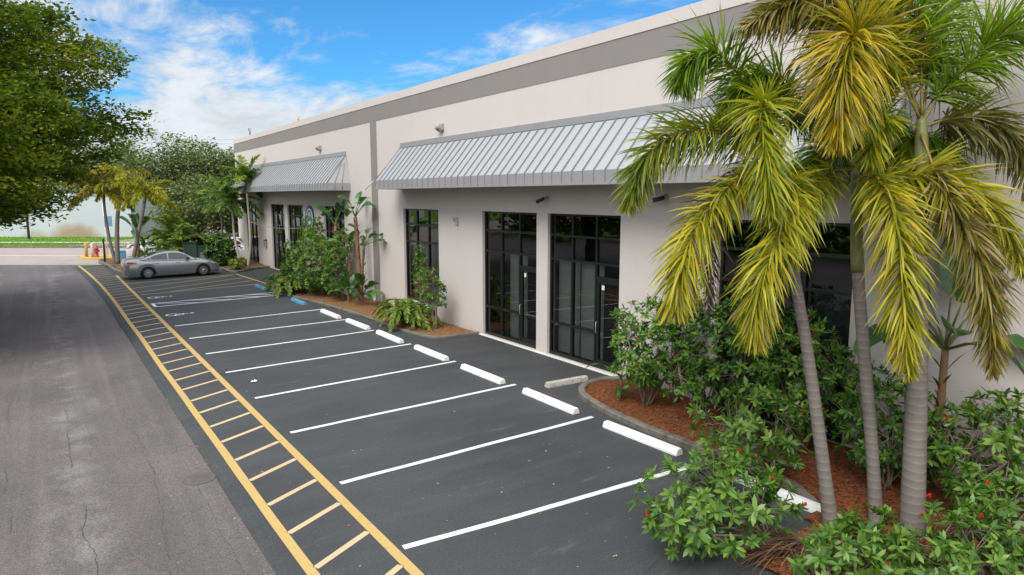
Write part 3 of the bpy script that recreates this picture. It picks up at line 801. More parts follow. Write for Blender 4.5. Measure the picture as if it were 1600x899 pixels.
F1 = [('G', .5, [(8.45, 5.76, 5.25), (8.25, 6.02, 5.95), (7.73, 6.23, 6.57), (7.32, 6.37, 6.46), (7.11, 6.4, 6.11)]), ('GY', .5, [(8.39, 5.79, 5.16), (7.91, 6.05, 5.5), (7.24, 6.27, 5.53), (6.57, 6.43, 5.17), (6.28, 6.46, 4.51)]), ('YG', .5, [(8.34, 5.71, 5.24), (7.82, 5.55, 5.83), (7.42, 5.31, 5.62), (7.24, 5.07, 4.94), (7.2, 4.95, 4.4)]), ('Y', .5, [(8.27, 5.72, 5.02), (7.6, 5.79, 4.84), (6.9, 5.81, 4.3), (6.58, 5.8, 3.66), (6.49, 5.79, 3.18)]), ('Y', .5, [(8.23, 5.62, 4.97), (7.94, 5.18, 4.79), (7.38, 4.97, 4.16), (7.04, 4.97, 3.48), (6.95, 4.93, 2.86)]), ('G', .45, [(8.56, 5.81, 5.25), (8.84, 5.87, 6.07), (8.51, 6.02, 6.32), (8.07, 6.16, 6.08), (7.7, 6.21, 5.59)]), ('G', .5, [(8.63, 5.88, 5.26), (9.27, 6.04, 5.89), (10.01, 6.03, 5.99), (10.55, 5.95, 5.53), (10.77, 5.82, 4.88)]), ('D', .4, [(8.55, 5.91, 5.06), (8.76, 6.5, 5.1), (8.76, 6.92, 4.63), (8.71, 7.06, 3.81), (8.68, 7.04, 2.78)])]
F2 = [('A', .62, [(9.5, 5.24, 5.12), (9.3, 5.06, 6.18), (8.75, 4.91, 6.71), (8.18, 4.73, 6.18), (7.94, 4.62, 5.28)]), ('YG', .38, [(9.53, 5.21, 5.12), (9.45, 4.87, 5.66), (9.22, 4.79, 5.68), (8.92, 4.7, 5.37), (8.82, 4.66, 5.08)]), ('Y', .52, [(9.42, 5.14, 4.94), (9.14, 4.71, 4.87), (8.88, 4.31, 4.31), (8.68, 4.05, 3.37), (8.65, 3.92, 2.47)]), ('Y', .5, [(9.44, 5.13, 4.98), (9.55, 4.68, 4.93), (9.72, 4.19, 4.88), (10.01, 3.68, 4.51), (10.2, 3.29, 3.67)]), ('YG', .45, [(9.35, 5.2, 5.03), (8.8, 5.2, 4.96), (8.25, 5.17, 4.71), (7.98, 5.17, 4.3), (7.87, 5.16, 3.81)]), ('G', .5, [(9.69, 5.34, 5.09), (10.03, 5.91, 5.45), (10.1, 6.3, 5.13), (10.02, 6.49, 4.52), (9.88, 6.47, 3.8)]), ('G', .5, [(9.69, 5.34, 5.09), (10.77, 5.41, 5.55), (11.58, 5.3, 5.23), (11.99, 5.12, 4.42)])]
F3 = [('G', .6, [(9.86, 4.53, 5.66), (10.13, 4.42, 6.09), (10.44, 4.16, 6.54), (10.7, 3.91, 6.85), (11.08, 3.56, 7.08)]), ('OL', .5, [(9.87, 4.52, 5.59), (10.17, 4.33, 5.69), (10.56, 4.06, 5.68), (10.78, 3.73, 5.35), (10.85, 3.45, 4.63)]), ('G', .6, [(9.86, 4.55, 5.74), (9.91, 4.66, 6.6), (9.76, 4.75, 7.26), (9.52, 4.88, 7.82), (9.23, 4.99, 8.03)]), ('G', .6, [(9.98, 4.59, 5.76), (10.36, 4.73, 6.67), (10.67, 4.75, 7.4), (11.02, 4.75, 8.06)]), ('OY', .55, [(9.82, 4.57, 5.7), (9.53, 4.79, 6.58), (8.91, 5.18, 7.1), (8.27, 5.51, 7.16), (7.64, 5.77, 6.83)]), ('G', .5, [(9.95, 4.58, 5.54), (10.19, 4.9, 5.49), (10.29, 5.13, 5.09), (10.25, 5.17, 4.44)]), ('G', .5, [(9.96, 4.57, 5.5), (10.44, 4.58, 5.39), (10.77, 4.51, 4.86), (10.77, 4.4, 4.17)]), ('OY', .45, [(9.73, 4.48, 5.48), (9.56, 4.11, 4.79), (9.59, 3.74, 4.15), (9.62, 3.47, 3.36), (9.6, 3.34, 2.45)]), ('G', .55, [(9.95, 4.61, 5.76), (9.95, 5.0, 6.58), (9.83, 5.28, 7.09), (9.68, 5.53, 7.25), (9.46, 5.77, 7.0)]), ('YG', .5, [(9.80, 4.55, 5.7), (9.5, 4.75, 6.3), (9.15, 4.8, 6.45), (8.8, 4.75, 6.05), (8.65, 4.68, 5.45)])]
def plumed_palm(trunk, rads, fronds, label, seed, shaft=3, group='foxtail palms at the near corner'):
    base = V(trunk[0]); t = thing('foxtail_palm', label, 'palm tree', base, 0, group)
    P = catmull([V(p)-base for p in trunk], 40); m = MB()
    k = int(40*shaft/(len(trunk)-1))
    rr = [rads[0]+(rads[1]-rads[0])*min(1, i/6)+(rads[2]-rads[1])*max(0, (i-6)/(k-6)) for i in range(k+1)]
    m.tube(P[:k+1], [r*(1+.02*noise.noise(V((i*.9, seed, 0)))) for i, r in enumerate(rr)], 16); m.build('trunk', M_TRUNKG, t)
    m = MB(); n = 41-k
    m.tube(P[k:], [rr[-1]*(1.12-.55*(i/(n-1))**1.5) for i in range(n)], 14); m.build('crownshaft', M_SHAFT, t)
    for i, (c, l, p) in enumerate(fronds):
        q = frond('frond', p, l*(1.55 if c == 'A' else 1.38), G_[c], t, base, (410 if c == 'A' else 235) if c != 'D' else 110, .033, seed*50+i, dry={'OY': .22, 'Y': .05, 'A': .07, 'OL': .08}.get(c, .03))
    return t
plumed_palm(T1, (.112, .088, .072), F1, 'slender leaning palm with yellow plume fronds, left of the three near trunks', 1)
plumed_palm(T2, (.104, .086, .080), F2, 'slender upright palm with smooth green crownshaft, between two other trunks', 2)
plumed_palm(T3, (.158, .145, .105), F3, 'thick grey trunked palm with dark green crown reaching past the roof edge', 3)

# ------------------------------------------------------------------ leafy shrubs
def shrub(label, base, center, radii, nros, leafL, mat, seed, flowers=0, stems=9, name='flowering_shrub', cat='shrub', group=None, leaves=(8, 13), wfac=.41, fill=.25, droop=.5, mix=None, bare=0):
    rnd = random.Random(seed); base = V(base); c = V(center)-base
    t = thing(name, label, cat, base, 0, group)
    stemb = MB(); fo = MB(); tips = []
    hubs = []
    for i in range(stems):
        a = 2*math.pi*(i+rnd.random()*.7)/stems; rr = rnd.uniform(.25, .75)
        h = c+V((math.cos(a)*radii[0]*rr, math.sin(a)*radii[1]*rr, rnd.uniform(-.5, .35)*radii[2]))
        b0 = V((rnd.uniform(-.08, .08), rnd.uniform(-.08, .08), -.02)); md = b0.lerp(h, .5)+V((rnd.uniform(-.08, .08), rnd.uniform(-.08, .08), rnd.uniform(0, .12)*h.length))
        P = catmull([b0, md, h], 8); r0 = rnd.uniform(.014, .026)
        stemb.tube(P, [r0*(1-.55*j/8) for j in range(9)], 6); hubs.append((h, P[5]))
    fl = []
    for i in range(nros):
        while True:
            u = V((rnd.gauss(0, 1), rnd.gauss(0, 1), rnd.gauss(0, 1))).normalized()
            rad = rnd.random()**fill
            lump = 1+.28*noise.noise(u*1.7+V((seed*3.1, 0, 0)))
            q = c+V((u.x*radii[0], u.y*radii[1], u.z*radii[2]))*rad*lump
            if q.z > .08: break
        h = min(hubs, key=lambda e: (e[0]-q).length)[0] if rnd.random() < .8 else rnd.choice(hubs)[1]
        if rnd.random() < .55 and (q-h).length < .9*max(radii):
            md = h.lerp(q, .55)+V((rnd.uniform(-.06, .06), rnd.uniform(-.06, .06), -.04))
            stemb.tube([h, md, q], [.007, .005, .0035], 4, caps=False)
        out = ((q-c).normalized()*.8+UP*.75+V((rnd.uniform(-.4, .4), rnd.uniform(-.4, .4), rnd.uniform(-.2, .3)))).normalized()
        s0 = out.cross(V((.3, .8, .1))).normalized(); s1 = out.cross(s0)
        n = rnd.randint(*leaves); ph = rnd.random()*6.28; sc = rnd.uniform(.75, 1.2)
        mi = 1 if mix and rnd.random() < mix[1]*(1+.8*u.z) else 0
        for j in range(n):
            a = ph+2.4*j; e = rnd.uniform(-.25, .75) if j < n*.7 else rnd.uniform(.6, 1.4)
            d = ((s0*math.cos(a)+s1*math.sin(a))*math.cos(e)+out*math.sin(e)).normalized()
            sd = d.cross(out+V((rnd.uniform(-.5, .5), rnd.uniform(-.5, .5), rnd.uniform(-.5, .5))))
            if sd.length < .05: continue
            sd.normalize(); L = leafL*sc*rnd.uniform(.7, 1.15)
            fo.blade(q - out*rnd.uniform(0, .06)*(leafL/.12), d, sd, L, L*wfac, droop*rnd.uniform(.3, 1.3), 3, mi, .3, .5)
        if u.z*rad > .1 or rad > .75: fl.append((q, out))
    for i in range(bare):
        h = rnd.choice(hubs)[1]; u = V((rnd.gauss(0, 1), rnd.gauss(0, 1), abs(rnd.gauss(0, 1)))).normalized()
        q = c+V((u.x*radii[0], u.y*radii[1], u.z*radii[2]))*rnd.uniform(.8, 1.15)
        stemb.tube([h, h.lerp(q, .5)+V((rnd.uniform(-.08, .08), rnd.uniform(-.08, .08), .05)), q], [.008, .006, .003], 4, caps=False)
    stemb.build('stems', M_TWIG, t); fo.build('foliage', [mat, mix[0]] if mix else mat, t)
    rnd.shuffle(fl)
    for q, out in fl[:flowers]:
        f = MB()
        for j in range(rnd.randint(14, 26)):
            d = (out+V((rnd.gauss(0, .7), rnd.gauss(0, .7), rnd.gauss(0, .5)))).normalized(); s = d.cross(V((.2, .5, .9))).normalized()
            f.leaf4(q+out*.07+V((rnd.gauss(0, .012), rnd.gauss(0, .012), rnd.gauss(0, .010))), d, s, .034, .024)
        f.build('flower_cluster', M_FLOWER, t)
    return t
GS = 'red flowered shrubs in the near beds'
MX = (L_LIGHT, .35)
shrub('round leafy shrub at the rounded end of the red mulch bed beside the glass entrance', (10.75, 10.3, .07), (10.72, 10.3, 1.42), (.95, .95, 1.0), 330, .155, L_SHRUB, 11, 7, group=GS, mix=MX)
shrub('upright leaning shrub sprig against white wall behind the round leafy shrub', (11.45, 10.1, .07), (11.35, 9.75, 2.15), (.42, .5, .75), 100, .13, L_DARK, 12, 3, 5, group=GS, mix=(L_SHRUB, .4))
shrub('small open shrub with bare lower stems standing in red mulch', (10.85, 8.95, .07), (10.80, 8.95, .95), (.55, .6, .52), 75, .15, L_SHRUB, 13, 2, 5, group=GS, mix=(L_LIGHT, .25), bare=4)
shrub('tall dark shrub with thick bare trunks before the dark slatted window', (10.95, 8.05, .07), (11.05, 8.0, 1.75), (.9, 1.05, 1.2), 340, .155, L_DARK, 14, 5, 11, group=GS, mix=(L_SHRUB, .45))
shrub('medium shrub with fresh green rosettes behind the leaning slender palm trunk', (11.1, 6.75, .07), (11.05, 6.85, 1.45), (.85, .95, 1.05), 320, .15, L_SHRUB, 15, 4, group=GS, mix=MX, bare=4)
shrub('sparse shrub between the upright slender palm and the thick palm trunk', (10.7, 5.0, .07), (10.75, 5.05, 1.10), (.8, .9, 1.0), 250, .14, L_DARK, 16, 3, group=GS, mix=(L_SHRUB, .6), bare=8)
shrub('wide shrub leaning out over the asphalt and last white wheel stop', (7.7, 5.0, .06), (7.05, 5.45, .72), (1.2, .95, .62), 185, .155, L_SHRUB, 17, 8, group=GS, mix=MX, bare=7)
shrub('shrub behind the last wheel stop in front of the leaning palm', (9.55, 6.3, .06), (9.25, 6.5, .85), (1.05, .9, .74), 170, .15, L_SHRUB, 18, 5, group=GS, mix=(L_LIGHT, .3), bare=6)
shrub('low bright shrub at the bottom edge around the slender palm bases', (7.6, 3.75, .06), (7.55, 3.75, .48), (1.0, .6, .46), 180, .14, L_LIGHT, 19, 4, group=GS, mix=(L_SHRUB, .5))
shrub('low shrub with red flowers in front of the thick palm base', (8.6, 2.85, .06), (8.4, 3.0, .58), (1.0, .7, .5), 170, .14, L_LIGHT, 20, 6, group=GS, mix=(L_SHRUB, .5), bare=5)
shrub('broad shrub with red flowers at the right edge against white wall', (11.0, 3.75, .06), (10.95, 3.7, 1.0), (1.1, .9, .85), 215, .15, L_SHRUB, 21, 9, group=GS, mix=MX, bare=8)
shrub('shrub at the bottom right corner with many bare grey twigs', (9.9, 3.1, .06), (9.85, 2.95, .62), (.85, .7, .5), 105, .15, L_LIGHT, 22, 5, group=GS, mix=(L_SHRUB, .6), bare=14)
# mid bed
GB = 'shrubs of the middle planting bed'
shrub('big dense green bush below the round emblem sign', (10.5, 31.0, .05), (10.3, 31.7, 1.5), (1.15, 2.6, 1.45), 900, .17, L_SHRUB, 31, 0, 12, 'leafy_bush', 'bush', GB, mix=(L_LIGHT, .35), fill=.18, wfac=.42)
shrub('light green bush top with fine leaves in front of the emblem sign', (11.1, 33.6, .05), (10.95, 33.5, 2.75), (.65, .85, .95), 230, .13, L_LIGHT, 32, 0, 7, 'leafy_bush', 'bush', GB, fill=.2, mix=(L_SHRUB, .3))
shrub('pale green upright bush beside the brown stemmed banana-leaved plant', (11.35, 30.4, .05), (11.3, 30.45, 2.55), (.4, .75, .8), 110, .13, L_LIGHT, 36, 0, 6, 'leafy_bush', 'bush', GB, fill=.25, mix=(L_SHRUB, .5))
shrub('dark twiggy bush at the foot of the brown stemmed banana-leaved plant', (10.65, 28.9, .05), (10.6, 29.0, .95), (.55, .75, .8), 130, .14, L_DARK, 33, 0, 12, 'leafy_bush', 'bush', GB, bare=30)
shrub('slender shrub with bare grey twigs standing in tan mulch before the wall', (11.0, 20.7, .05), (10.95, 20.95, 1.35), (.5, .75, .9), 120, .13, L_SHRUB, 34, 0, 8, 'leafy_bush', 'bush', GB, bare=26, mix=(L_DRY, .12))
shrub('tall thin green shrub in front of the left front window', (11.3, 22.3, .05), (11.25, 22.35, 2.0), (.28, .32, 1.05), 95, .14, L_LIGHT, 35, 0, 4, 'leafy_bush', 'bush', GB, mix=(L_SHRUB, .4), droop=1.0)
shrub('small yellow green shrub in front of the pale curved palm trunks', (9.75, 44.55, .05), (9.75, 44.6, .42), (.6, .6, .42), 110, .13, L_FERN, 37, 0, 5, 'leafy_bush', 'bush', mix=(L_YELLEAF, .15))
shrub('dark broadleaf shrub right of the green utility cabinet', (9.3, 47.6, .05), (9.35, 47.6, 1.15), (1.1, .8, 1.1), 150, .28, L_DARK, 38, 0, 8, 'leafy_bush', 'bush', mix=(L_SHRUB, .4))
shrub('small dark shrub behind the silver car, left of the green utility cabinet', (6.2, 48.2, .05), (6.2, 48.3, .8), (.8, .7, .75), 90, .2, L_DARK, 39, 0, 6, 'leafy_bush', 'bush', mix=(L_SHRUB, .5))
shrub('croton shrub with orange red leaves at the far building corner', (9.9, 49.6, .05), (9.9, 49.6, 1.55), (.5, .5, .75), 60, .22, leafmat('orange_leaf', [(.35, .07, .02), (.6, .16, .05), (.62, .25, .08)], .5, .2, (1.2, .8, .5)), 40, 0, 5, 'croton_shrub', 'shrub', mix=(L_DARK, .5))

# ferns: arching pinnate fronds from one point
def fern(label, loc, nf, L, leaf, mat, seed, w=.05, dens=48, lift=(.5, 1.2), name='fern_clump', cat='fern', group=None, sq=(1, 1), trunks=False, ribm=None):
    rnd = random.Random(seed); t = thing(name, label, cat, loc, 0, group); o = V((0, 0, 0))
    for i in range(nf):
        a = 2*math.pi*(i+rnd.random()*.8)/nf; e = rnd.uniform(*lift); l = L*rnd.uniform(.75, 1.15)
        h = V((math.cos(a)*sq[0], math.sin(a)*sq[1], 0)); b = V((rnd.uniform(-.12, .12), rnd.uniform(-.12, .12), .02))
        p1 = b+h*l*.35*math.cos(e)+UP*l*.45*math.sin(e); p2 = b+h*l*.7*math.cos(e*.8)+UP*l*.62*math.sin(e); p3 = b+h*l*.98*math.cos(e*.6)+UP*l*(.62*math.sin(e)-.30)
        frond('frond', [b, p1, p2, p3], leaf, mat, t, o, dens, w, seed*40+i, .12, False, .009, ribm or M_STALK, droop=.7, segs=3)
    return t
GF = 'fern clumps of the middle bed'
fern('large arching fern clump with yellow green fronds at the bed corner', (10.42, 21.9, .05), 34, 1.4, .26, L_FERN, 51, .050, 58, (.35, 1.15), group=GF, sq=(.85, 1.15))
fern('arching fern clump spilling over the kerb below the big bush', (9.45, 32.6, .05), 32, 1.5, .28, L_FERN, 52, .052, 54, (.3, 1.1), group=GF, sq=(.8, 1.2))
fern('dark green fern clump at the far end of the middle bed', (9.75, 34.9, .05), 14, 1.3, .26, L_DARK, 53, .065, 40, (.4, 1.2), group=GF)
fern('small fern tuft in red mulch under the round leafy shrub', (10.55, 10.9, .07), 10, .42, .10, L_DARK, 54, .02, 70, (.5, 1.3), 'fern_tuft')

# paddle-leaved plants (bird of paradise)
def paddle(mb, p, d, L, Wd, droop, rnd, mi, tear=.25):
    q = V(p); d = V(d).normalized(); n = 11; rows = []
    sd = d.cross(UP)
    if sd.length < .1: sd = V((1, 0, 0))
    sd.normalize(); roll = rnd.uniform(-.7, .7)
    for i in range(n+1):
        t = i/n; up = sd.cross(d)
        s = (sd*math.cos(roll)+up*math.sin(roll)); nn = (up*math.cos(roll)-sd*math.sin(roll))
        w = Wd*.5*(math.sin(math.pi*min(1, t*.92+.06))**.6)
        rows.append((q.copy(), s*w+nn*w*.35, -s*w+nn*w*.35)); d = (d+V((0, 0, -droop/n))).normalized(); q = q+d*(L/n)
    for i in range(n):
        (a, al, ar), (b, bl, br) = rows[i], rows[i+1]
        for l0, l1 in ((al, bl), (ar, br)):
            cut = rnd.random() < tear
            l1b = l1*.96-(b-a)*.12 if cut else l1
            dz = V((0, 0, -.10*Wd*rnd.random())) if cut else V((0, 0, 0))
            mb.add([a, b, b+l1b+dz, a+l0+(b-a)*(.10 if cut else 0)], [(0, 1, 2, 3)], mi)
def paradise(label, loc, stems, seed, name='bird_of_paradise_plant', cat='plant', group=None, dry=True, height=None):
    rnd = random.Random(seed); t = thing(name, label, cat, loc, 0, group)
    for (bx_, by_, h, lean, nl, Ll, Lw, r, mat) in stems:
        s = MB(); top = V((bx_+lean[0], by_+lean[1], h))
        P = catmull([(bx_, by_, -.02), (bx_+lean[0]*.4, by_+lean[1]*.4, h*.5), top], 10)
        s.tube(P, [r*(1-.3*i/10)*(1+.12*noise.noise(V((i*1.3, seed, 0)))) for i in range(11)], 9)
        if dry:
            for i in range(int(h*14)):
                p = P[rnd.randint(1, 9)]+V((0, 0, rnd.uniform(-.1, .1))); a = rnd.random()*6.28; d = V((math.cos(a)*.5, math.sin(a)*.5, rnd.uniform(.3, .9)))
                s.blade(p+V((math.cos(a), math.sin(a), 0))*r*.8, d, V((-math.sin(a), math.cos(a), 0)), rnd.uniform(.2, .45), .05, .5, 3, 1)
        s.build('stem', [M_DRYBARK, L_DRY], t)
        for i in range(nl):
            a = rnd.uniform(0, 6.28) if isinstance(nl, int) else 0; e = rnd.uniform(.35, 1.35)
            d = V((math.cos(a)*math.cos(e)*.8, math.sin(a)*math.cos(e), math.sin(e))); lp = Ll*rnd.uniform(.55, .95)
            f = MB(); p1 = top+d*lp*.6; p2 = top+(d+V((0, 0, -.12))).normalized()*lp
            f.tube([top-V((0, 0, .25*min(1, h))), top, p1, p2], [.035, .026, .017, .012], 6, 0)
            d2 = (p2-p1).normalized(); paddle(f, p2, d2, Ll*rnd.uniform(.8, 1.1), Lw*rnd.uniform(.8, 1.15), rnd.uniform(.7, 1.6), rnd, 1)
            f.build('leaf', [M_STALK, mat if rnd.random() > .12 else L_PADPALE], t)
    return t
M_DRYBARK = pbr('dry_sheath_bark', (.22, .125, .07), .9, 0, .4, 6, .8, 25)
paradise('tall banana-leaved plant with shaggy brown stem beside the grey wall stripe', (11.3, 28.3, .05), [(0, 0, 3.7, (-.1, .1), 7, .8, .34, .12, L_PADDLE), (-.15, -.45, 2.5, (-.1, -.7), 5, .75, .34, .07, L_PADDLE)], 61, group='banana-leaved plants of the middle bed')
paradise('banana-leaved plant with broad pale upright leaf before the far window', (11.45, 31.6, .05), [(0, 0, 3.2, (0, .05), 7, .9, .42, .09, L_PADDLE)], 67, group='banana-leaved plants of the middle bed')
paradise('slim banana-leaved plant with torn leaves between the two taller ones', (11.35, 29.8, .05), [(0, 0, 2.0, (.05, -.05), 7, .8, .36, .08, L_PADDLE)], 69, group='banana-leaved plants of the middle bed')
paradise('low clump of broad glossy leaves at the foot of the shaggy stem', (10.95, 27.3, .05), [(0, 0, .35, (0, 0), 11, .75, .36, .07, L_PADDLE), (-.3, .8, .3, (0, 0), 7, .6, .3, .06, L_PADDLE)], 63, group='banana-leaved plants of the middle bed', dry=False)
paradise('banana-leaved plant with dark stem behind the thick palm against white wall', (11.35, 4.62, .07), [(0, 0, 2.2, (.12, .05), 13, 1.0, .44, .075, L_PADDLE)], 64)
paradise('young banana-leaved plant with single low leaf at the bed end by the glass door', (11.3, 11.7, .07), [(0, 0, .2, (0, 0), 3, .55, .22, .03, L_FERN)], 65, dry=False)
paradise('dark banana-leaved plant among the far yellow palms', (5.0, 52.6, .07), [(0, 0, 1.8, (.1, 0), 9, 1.1, .42, .14, L_PADDLE), (.5, .3, .6, (0, 0), 8, .9, .36, .1, L_PADDLE)], 66)
# yellowed hanging leaf and dry leaf bits belong to the low clump
# dry fallen fronds near the slender palms
t = thing('dead_frond', 'bundle of dry brown dead fronds lying by the slender palm bases', 'dead fronds', (7.35, 4.80, .08))
rnd = random.Random(71); mb = MB()
for i in range(260):
    a = rnd.gauss(2.6, .45); e = rnd.uniform(.02, .75); d = V((math.cos(a)*math.cos(e), math.sin(a)*math.cos(e), math.sin(e)))
    p = V((rnd.gauss(.35, .18), rnd.gauss(0, .12), rnd.uniform(.0, .16))); mb.blade(p, d, d.cross(UP).normalized(), rnd.uniform(.35, .85), .018, rnd.uniform(.5, 1.4), 4, 0, .6, .4)
mb.build('dry_leaflets', L_DRY, t)
mb = MB(); mb.tube([(.75, -.1, .02), (.3, 0, .16), (-.3, .2, .12), (-.7, .4, .02)], [.025, .02, .014, .006], 6); mb.build('rib', M_DRYBARK, t)

# ------------------------------------------------------------------ far palms
def arch_fronds(t, top, n, L, leaf, mats, seed, dens, w, plume, el=(-.1, 1.35), drp=(.5, 1.1), droop=.9, segs=3, start=.14, pk=True):
    rnd = random.Random(seed)
    for i in range(n):
        a = 2*math.pi*(i+rnd.random()*.6)/n*1.0+(i % 2)*.4; e = el[0]+(el[1]-el[0])*((i*.618) % 1); l = L*rnd.uniform(.85, 1.12)
        h = V((math.cos(a), math.sin(a), 0)); g = rnd.uniform(*drp)
        P = []; q = V(top); d = h*math.cos(e)+UP*math.sin(e)
        for k in range(6):
            P.append(q.copy()); q = q+d.normalized()*l/5; d = (d.normalized()+V((0, 0, -g*.36)))
        frond('frond', P, leaf, rnd.choice(mats), t, (0, 0, 0), dens, w, seed*60+i, start, plume, .02, None, droop=droop, segs=segs)
def far_palm(name, label, base, pts, rads, n, L, leaf, mats, seed, dens, w, plume, group, bark, shaft=.55, **kw):
    b = V(base); t = thing(name, label, 'palm tree', b, 0, group); P = catmull([V(p)-b for p in pts], 20)
    m = MB(); k = 17; m.tube(P[:k+1], [rads[0]+(rads[1]-rads[0])*i/k for i in range(k+1)], 10); m.build('trunk', bark, t)
    m = MB(); m.tube(P[k:], [rads[1]*1.15, rads[1]*1.1, rads[1]*.9, rads[1]*.6], 8); m.build('crownshaft', M_SHAFT, t)
    arch_fronds(t, P[-1], n, L, leaf, mats, seed, dens, w, plume, **kw); return t
GY_ = [G_['Y'], G_['Y'], G_['YG'], G_['OY'], G_['A']]
GP = 'yellow palms at the far end of the lot'
far_palm('foxtail_palm', 'yellow plumed palm leaning at the far bed corner, left of its twin', (3.55, 55.1, .05), [(3.75, 53.9, .0), (3.5, 54.1, 1.8), (3.38, 54.3, 3.6), (3.40, 54.4, 5.0)], (.12, .085), 13, 2.5, .58, GY_, 81, 130, .06, True, GP, M_TRUNKG, el=(-.05, 1.3), drp=(.8, 1.3))
far_palm('foxtail_palm', 'yellow plumed palm with thicker straight trunk at the far bed, beside its leaning twin', (3.9, 53.7, .05), [(3.85, 53.6, .0), (3.95, 53.8, 1.9), (4.15, 53.9, 3.7), (4.6, 53.85, 5.5)], (.16, .12), 14, 2.5, .58, GY_, 82, 130, .06, True, GP, M_TRUNKG, el=(-.05, 1.3), drp=(.8, 1.3))
far_palm('foxtail_palm', 'shorter yellow green palm behind the silver car boot', (4.6, 51.6, .05), [(4.5, 51.5, .0), (4.95, 51.4, 1.9), (5.35, 51.4, 3.5), (5.6, 51.4, 4.7)], (.13, .10), 12, 2.2, .52, [G_['Y'], G_['YG'], G_['GY']], 83, 120, .06, True, GP, M_TRUNKG, el=(0, 1.3), drp=(.8, 1.3))
GA = 'slim pale trunked palms at the far building corner'
far_palm('slim_palm', 'tallest slim palm with pale curved trunk overlapping the far awning', (10.49, 45.4, .05), [(10.49, 45.33, .0), (10.75, 45.4, 1.67), (10.8, 45.7, 3.9), (10.8, 46.0, 5.6)], (.085, .06), 18, 1.98, .52, [L_PALM, G_['G']], 84, 66, .065, False, GA, M_TRUNKW, el=(.0, 1.45), drp=(.5, 1.0), droop=.8)
far_palm('slim_palm', 'shorter slim palm with pale trunk bowed left at the far building corner', (10.28, 46.2, .05), [(10.28, 46.1, .0), (10.05, 46.5, 2.0), (10.06, 46.75, 3.2), (10.05, 46.9, 4.3)], (.085, .06), 19, 2.05, .52, [L_PALM, G_['G']], 85, 66, .065, False, GA, M_TRUNKW, el=(-.2, 1.4), drp=(.6, 1.2), droop=.8)
far_palm('slim_palm', 'slim palm behind the others beyond the building corner', (9.95, 50.1, .05), [(9.9, 50.05, .0), (10.03, 50.2, 1.8), (10.1, 50.4, 3.4), (10.14, 50.5, 4.4)], (.09, .06), 17, 2.18, .52, [L_PALM, G_['G']], 86, 66, .065, False, GA, M_TRUNKG, el=(-.1, 1.4), drp=(.6, 1.1), droop=.8)
# clumping palm behind the car
t = thing('clumping_palm', 'bushy clump of feathery green palm fronds behind the silver car', 'palm', (7.35, 49.4, .05))
rnd = random.Random(91)
for i in range(9):
    a = rnd.random()*6.28; r = rnd.uniform(.1, .5); b = V((math.cos(a)*r, math.sin(a)*r, 0)); h = rnd.uniform(.6, 2.1); top = b*(1+.6)+V((0, 0, h))
    m = MB(); m.tube([b, b.lerp(top, .5)+V((0, 0, .05)), top], [.06, .05, .04], 7); m.build('cane', M_STALK, t)
    arch_fronds(t, top, 6, 2.4, .55, [L_FERN, L_PALM, G_['GY'] if i % 3 == 0 else L_FERN], 910+i, 46, .075, False, el=(.2, 1.35), drp=(.45, 1.0), droop=.7)

# ------------------------------------------------------------------ trees
def tree(label, base, trunk_h, clumps, leaf, mats, seed, per=150, group=None, r0=.28, cl=(1.1, .5), name='shade_tree', limbs=True, tall=0):
    rnd = random.Random(seed); b = V(base); t = thing(name, label, 'tree', b, 0, group)
    tr = MB(); top = V((0, 0, trunk_h))
    tr.tube([(0, 0, -.1), (.05, .03, trunk_h*.5), top], [r0*1.25, r0, r0*.8], 10)
    cs = [V(c)-b for c in clumps]
    hubs = []
    if tall:
        tr.tube(catmull([top, top+V((.15, .1, (tall-trunk_h)*.5)), V((.1, 0, tall))], 8), [r0*.8*(1-.85*j/8) for j in range(9)], 8)
        for c in cs:
            if rnd.random() < .16:
                z0 = max(trunk_h*.8, c.z-.16*math.hypot(c.x, c.y)-.3); q0 = V((.1, .05, min(z0, tall)))
                P = catmull([q0, q0.lerp(c, .5)+V((rnd.uniform(-.3, .3), rnd.uniform(-.3, .3), .12)), c], 7); tr.tube(P, [.075*(1-.8*j/7) for j in range(8)], 5, caps=False)
        limbs = False
    nh = max(4, min(9, len(cs)//20))
    for i in range(0 if tall else nh):
        c = cs[(i*37) % len(cs)]; md = top.lerp(c, .5)+V((0, 0, .10*c.length)); P = catmull([top-V((0, 0, trunk_h*.15)), md, c], 8)
        tr.tube(P, [r0*.55*(1-.8*j/8) for j in range(9)], 6); hubs += [P[3], P[5], P[7]]
    if limbs:
        for c in cs:
            if rnd.random() < .6:
                h = min(hubs, key=lambda q: (q-c).length); tr.tube([h, h.lerp(c, .5)+V((0, 0, .15)), c], [.05, .035, .015], 4, caps=False)
    tr.build('trunk', M_BARK, t)
    cr = MB()
    zmin = min(c.z for c in cs); zmax = max(c.z for c in cs)
    for c in cs:
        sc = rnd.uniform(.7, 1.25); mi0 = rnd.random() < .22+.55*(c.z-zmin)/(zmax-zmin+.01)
        for k in range(per):
            g = V((rnd.gauss(0, 1), rnd.gauss(0, 1), rnd.gauss(0, 1)))
            if g.length > 2.1: continue
            p = c+V((g.x*cl[0]*.5, g.y*cl[0]*.5, g.z*cl[1]*.5))*sc
            d = V((rnd.gauss(0, 1), rnd.gauss(0, 1), rnd.gauss(0, .5))).normalized(); n = V((rnd.gauss(0, .6), rnd.gauss(0, .6), 1))
            s = d.cross(n).normalized(); L = leaf*rnd.uniform(.7, 1.3)
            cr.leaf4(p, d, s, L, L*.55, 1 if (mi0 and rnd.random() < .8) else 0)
    cr.build('crown', mats, t); return t
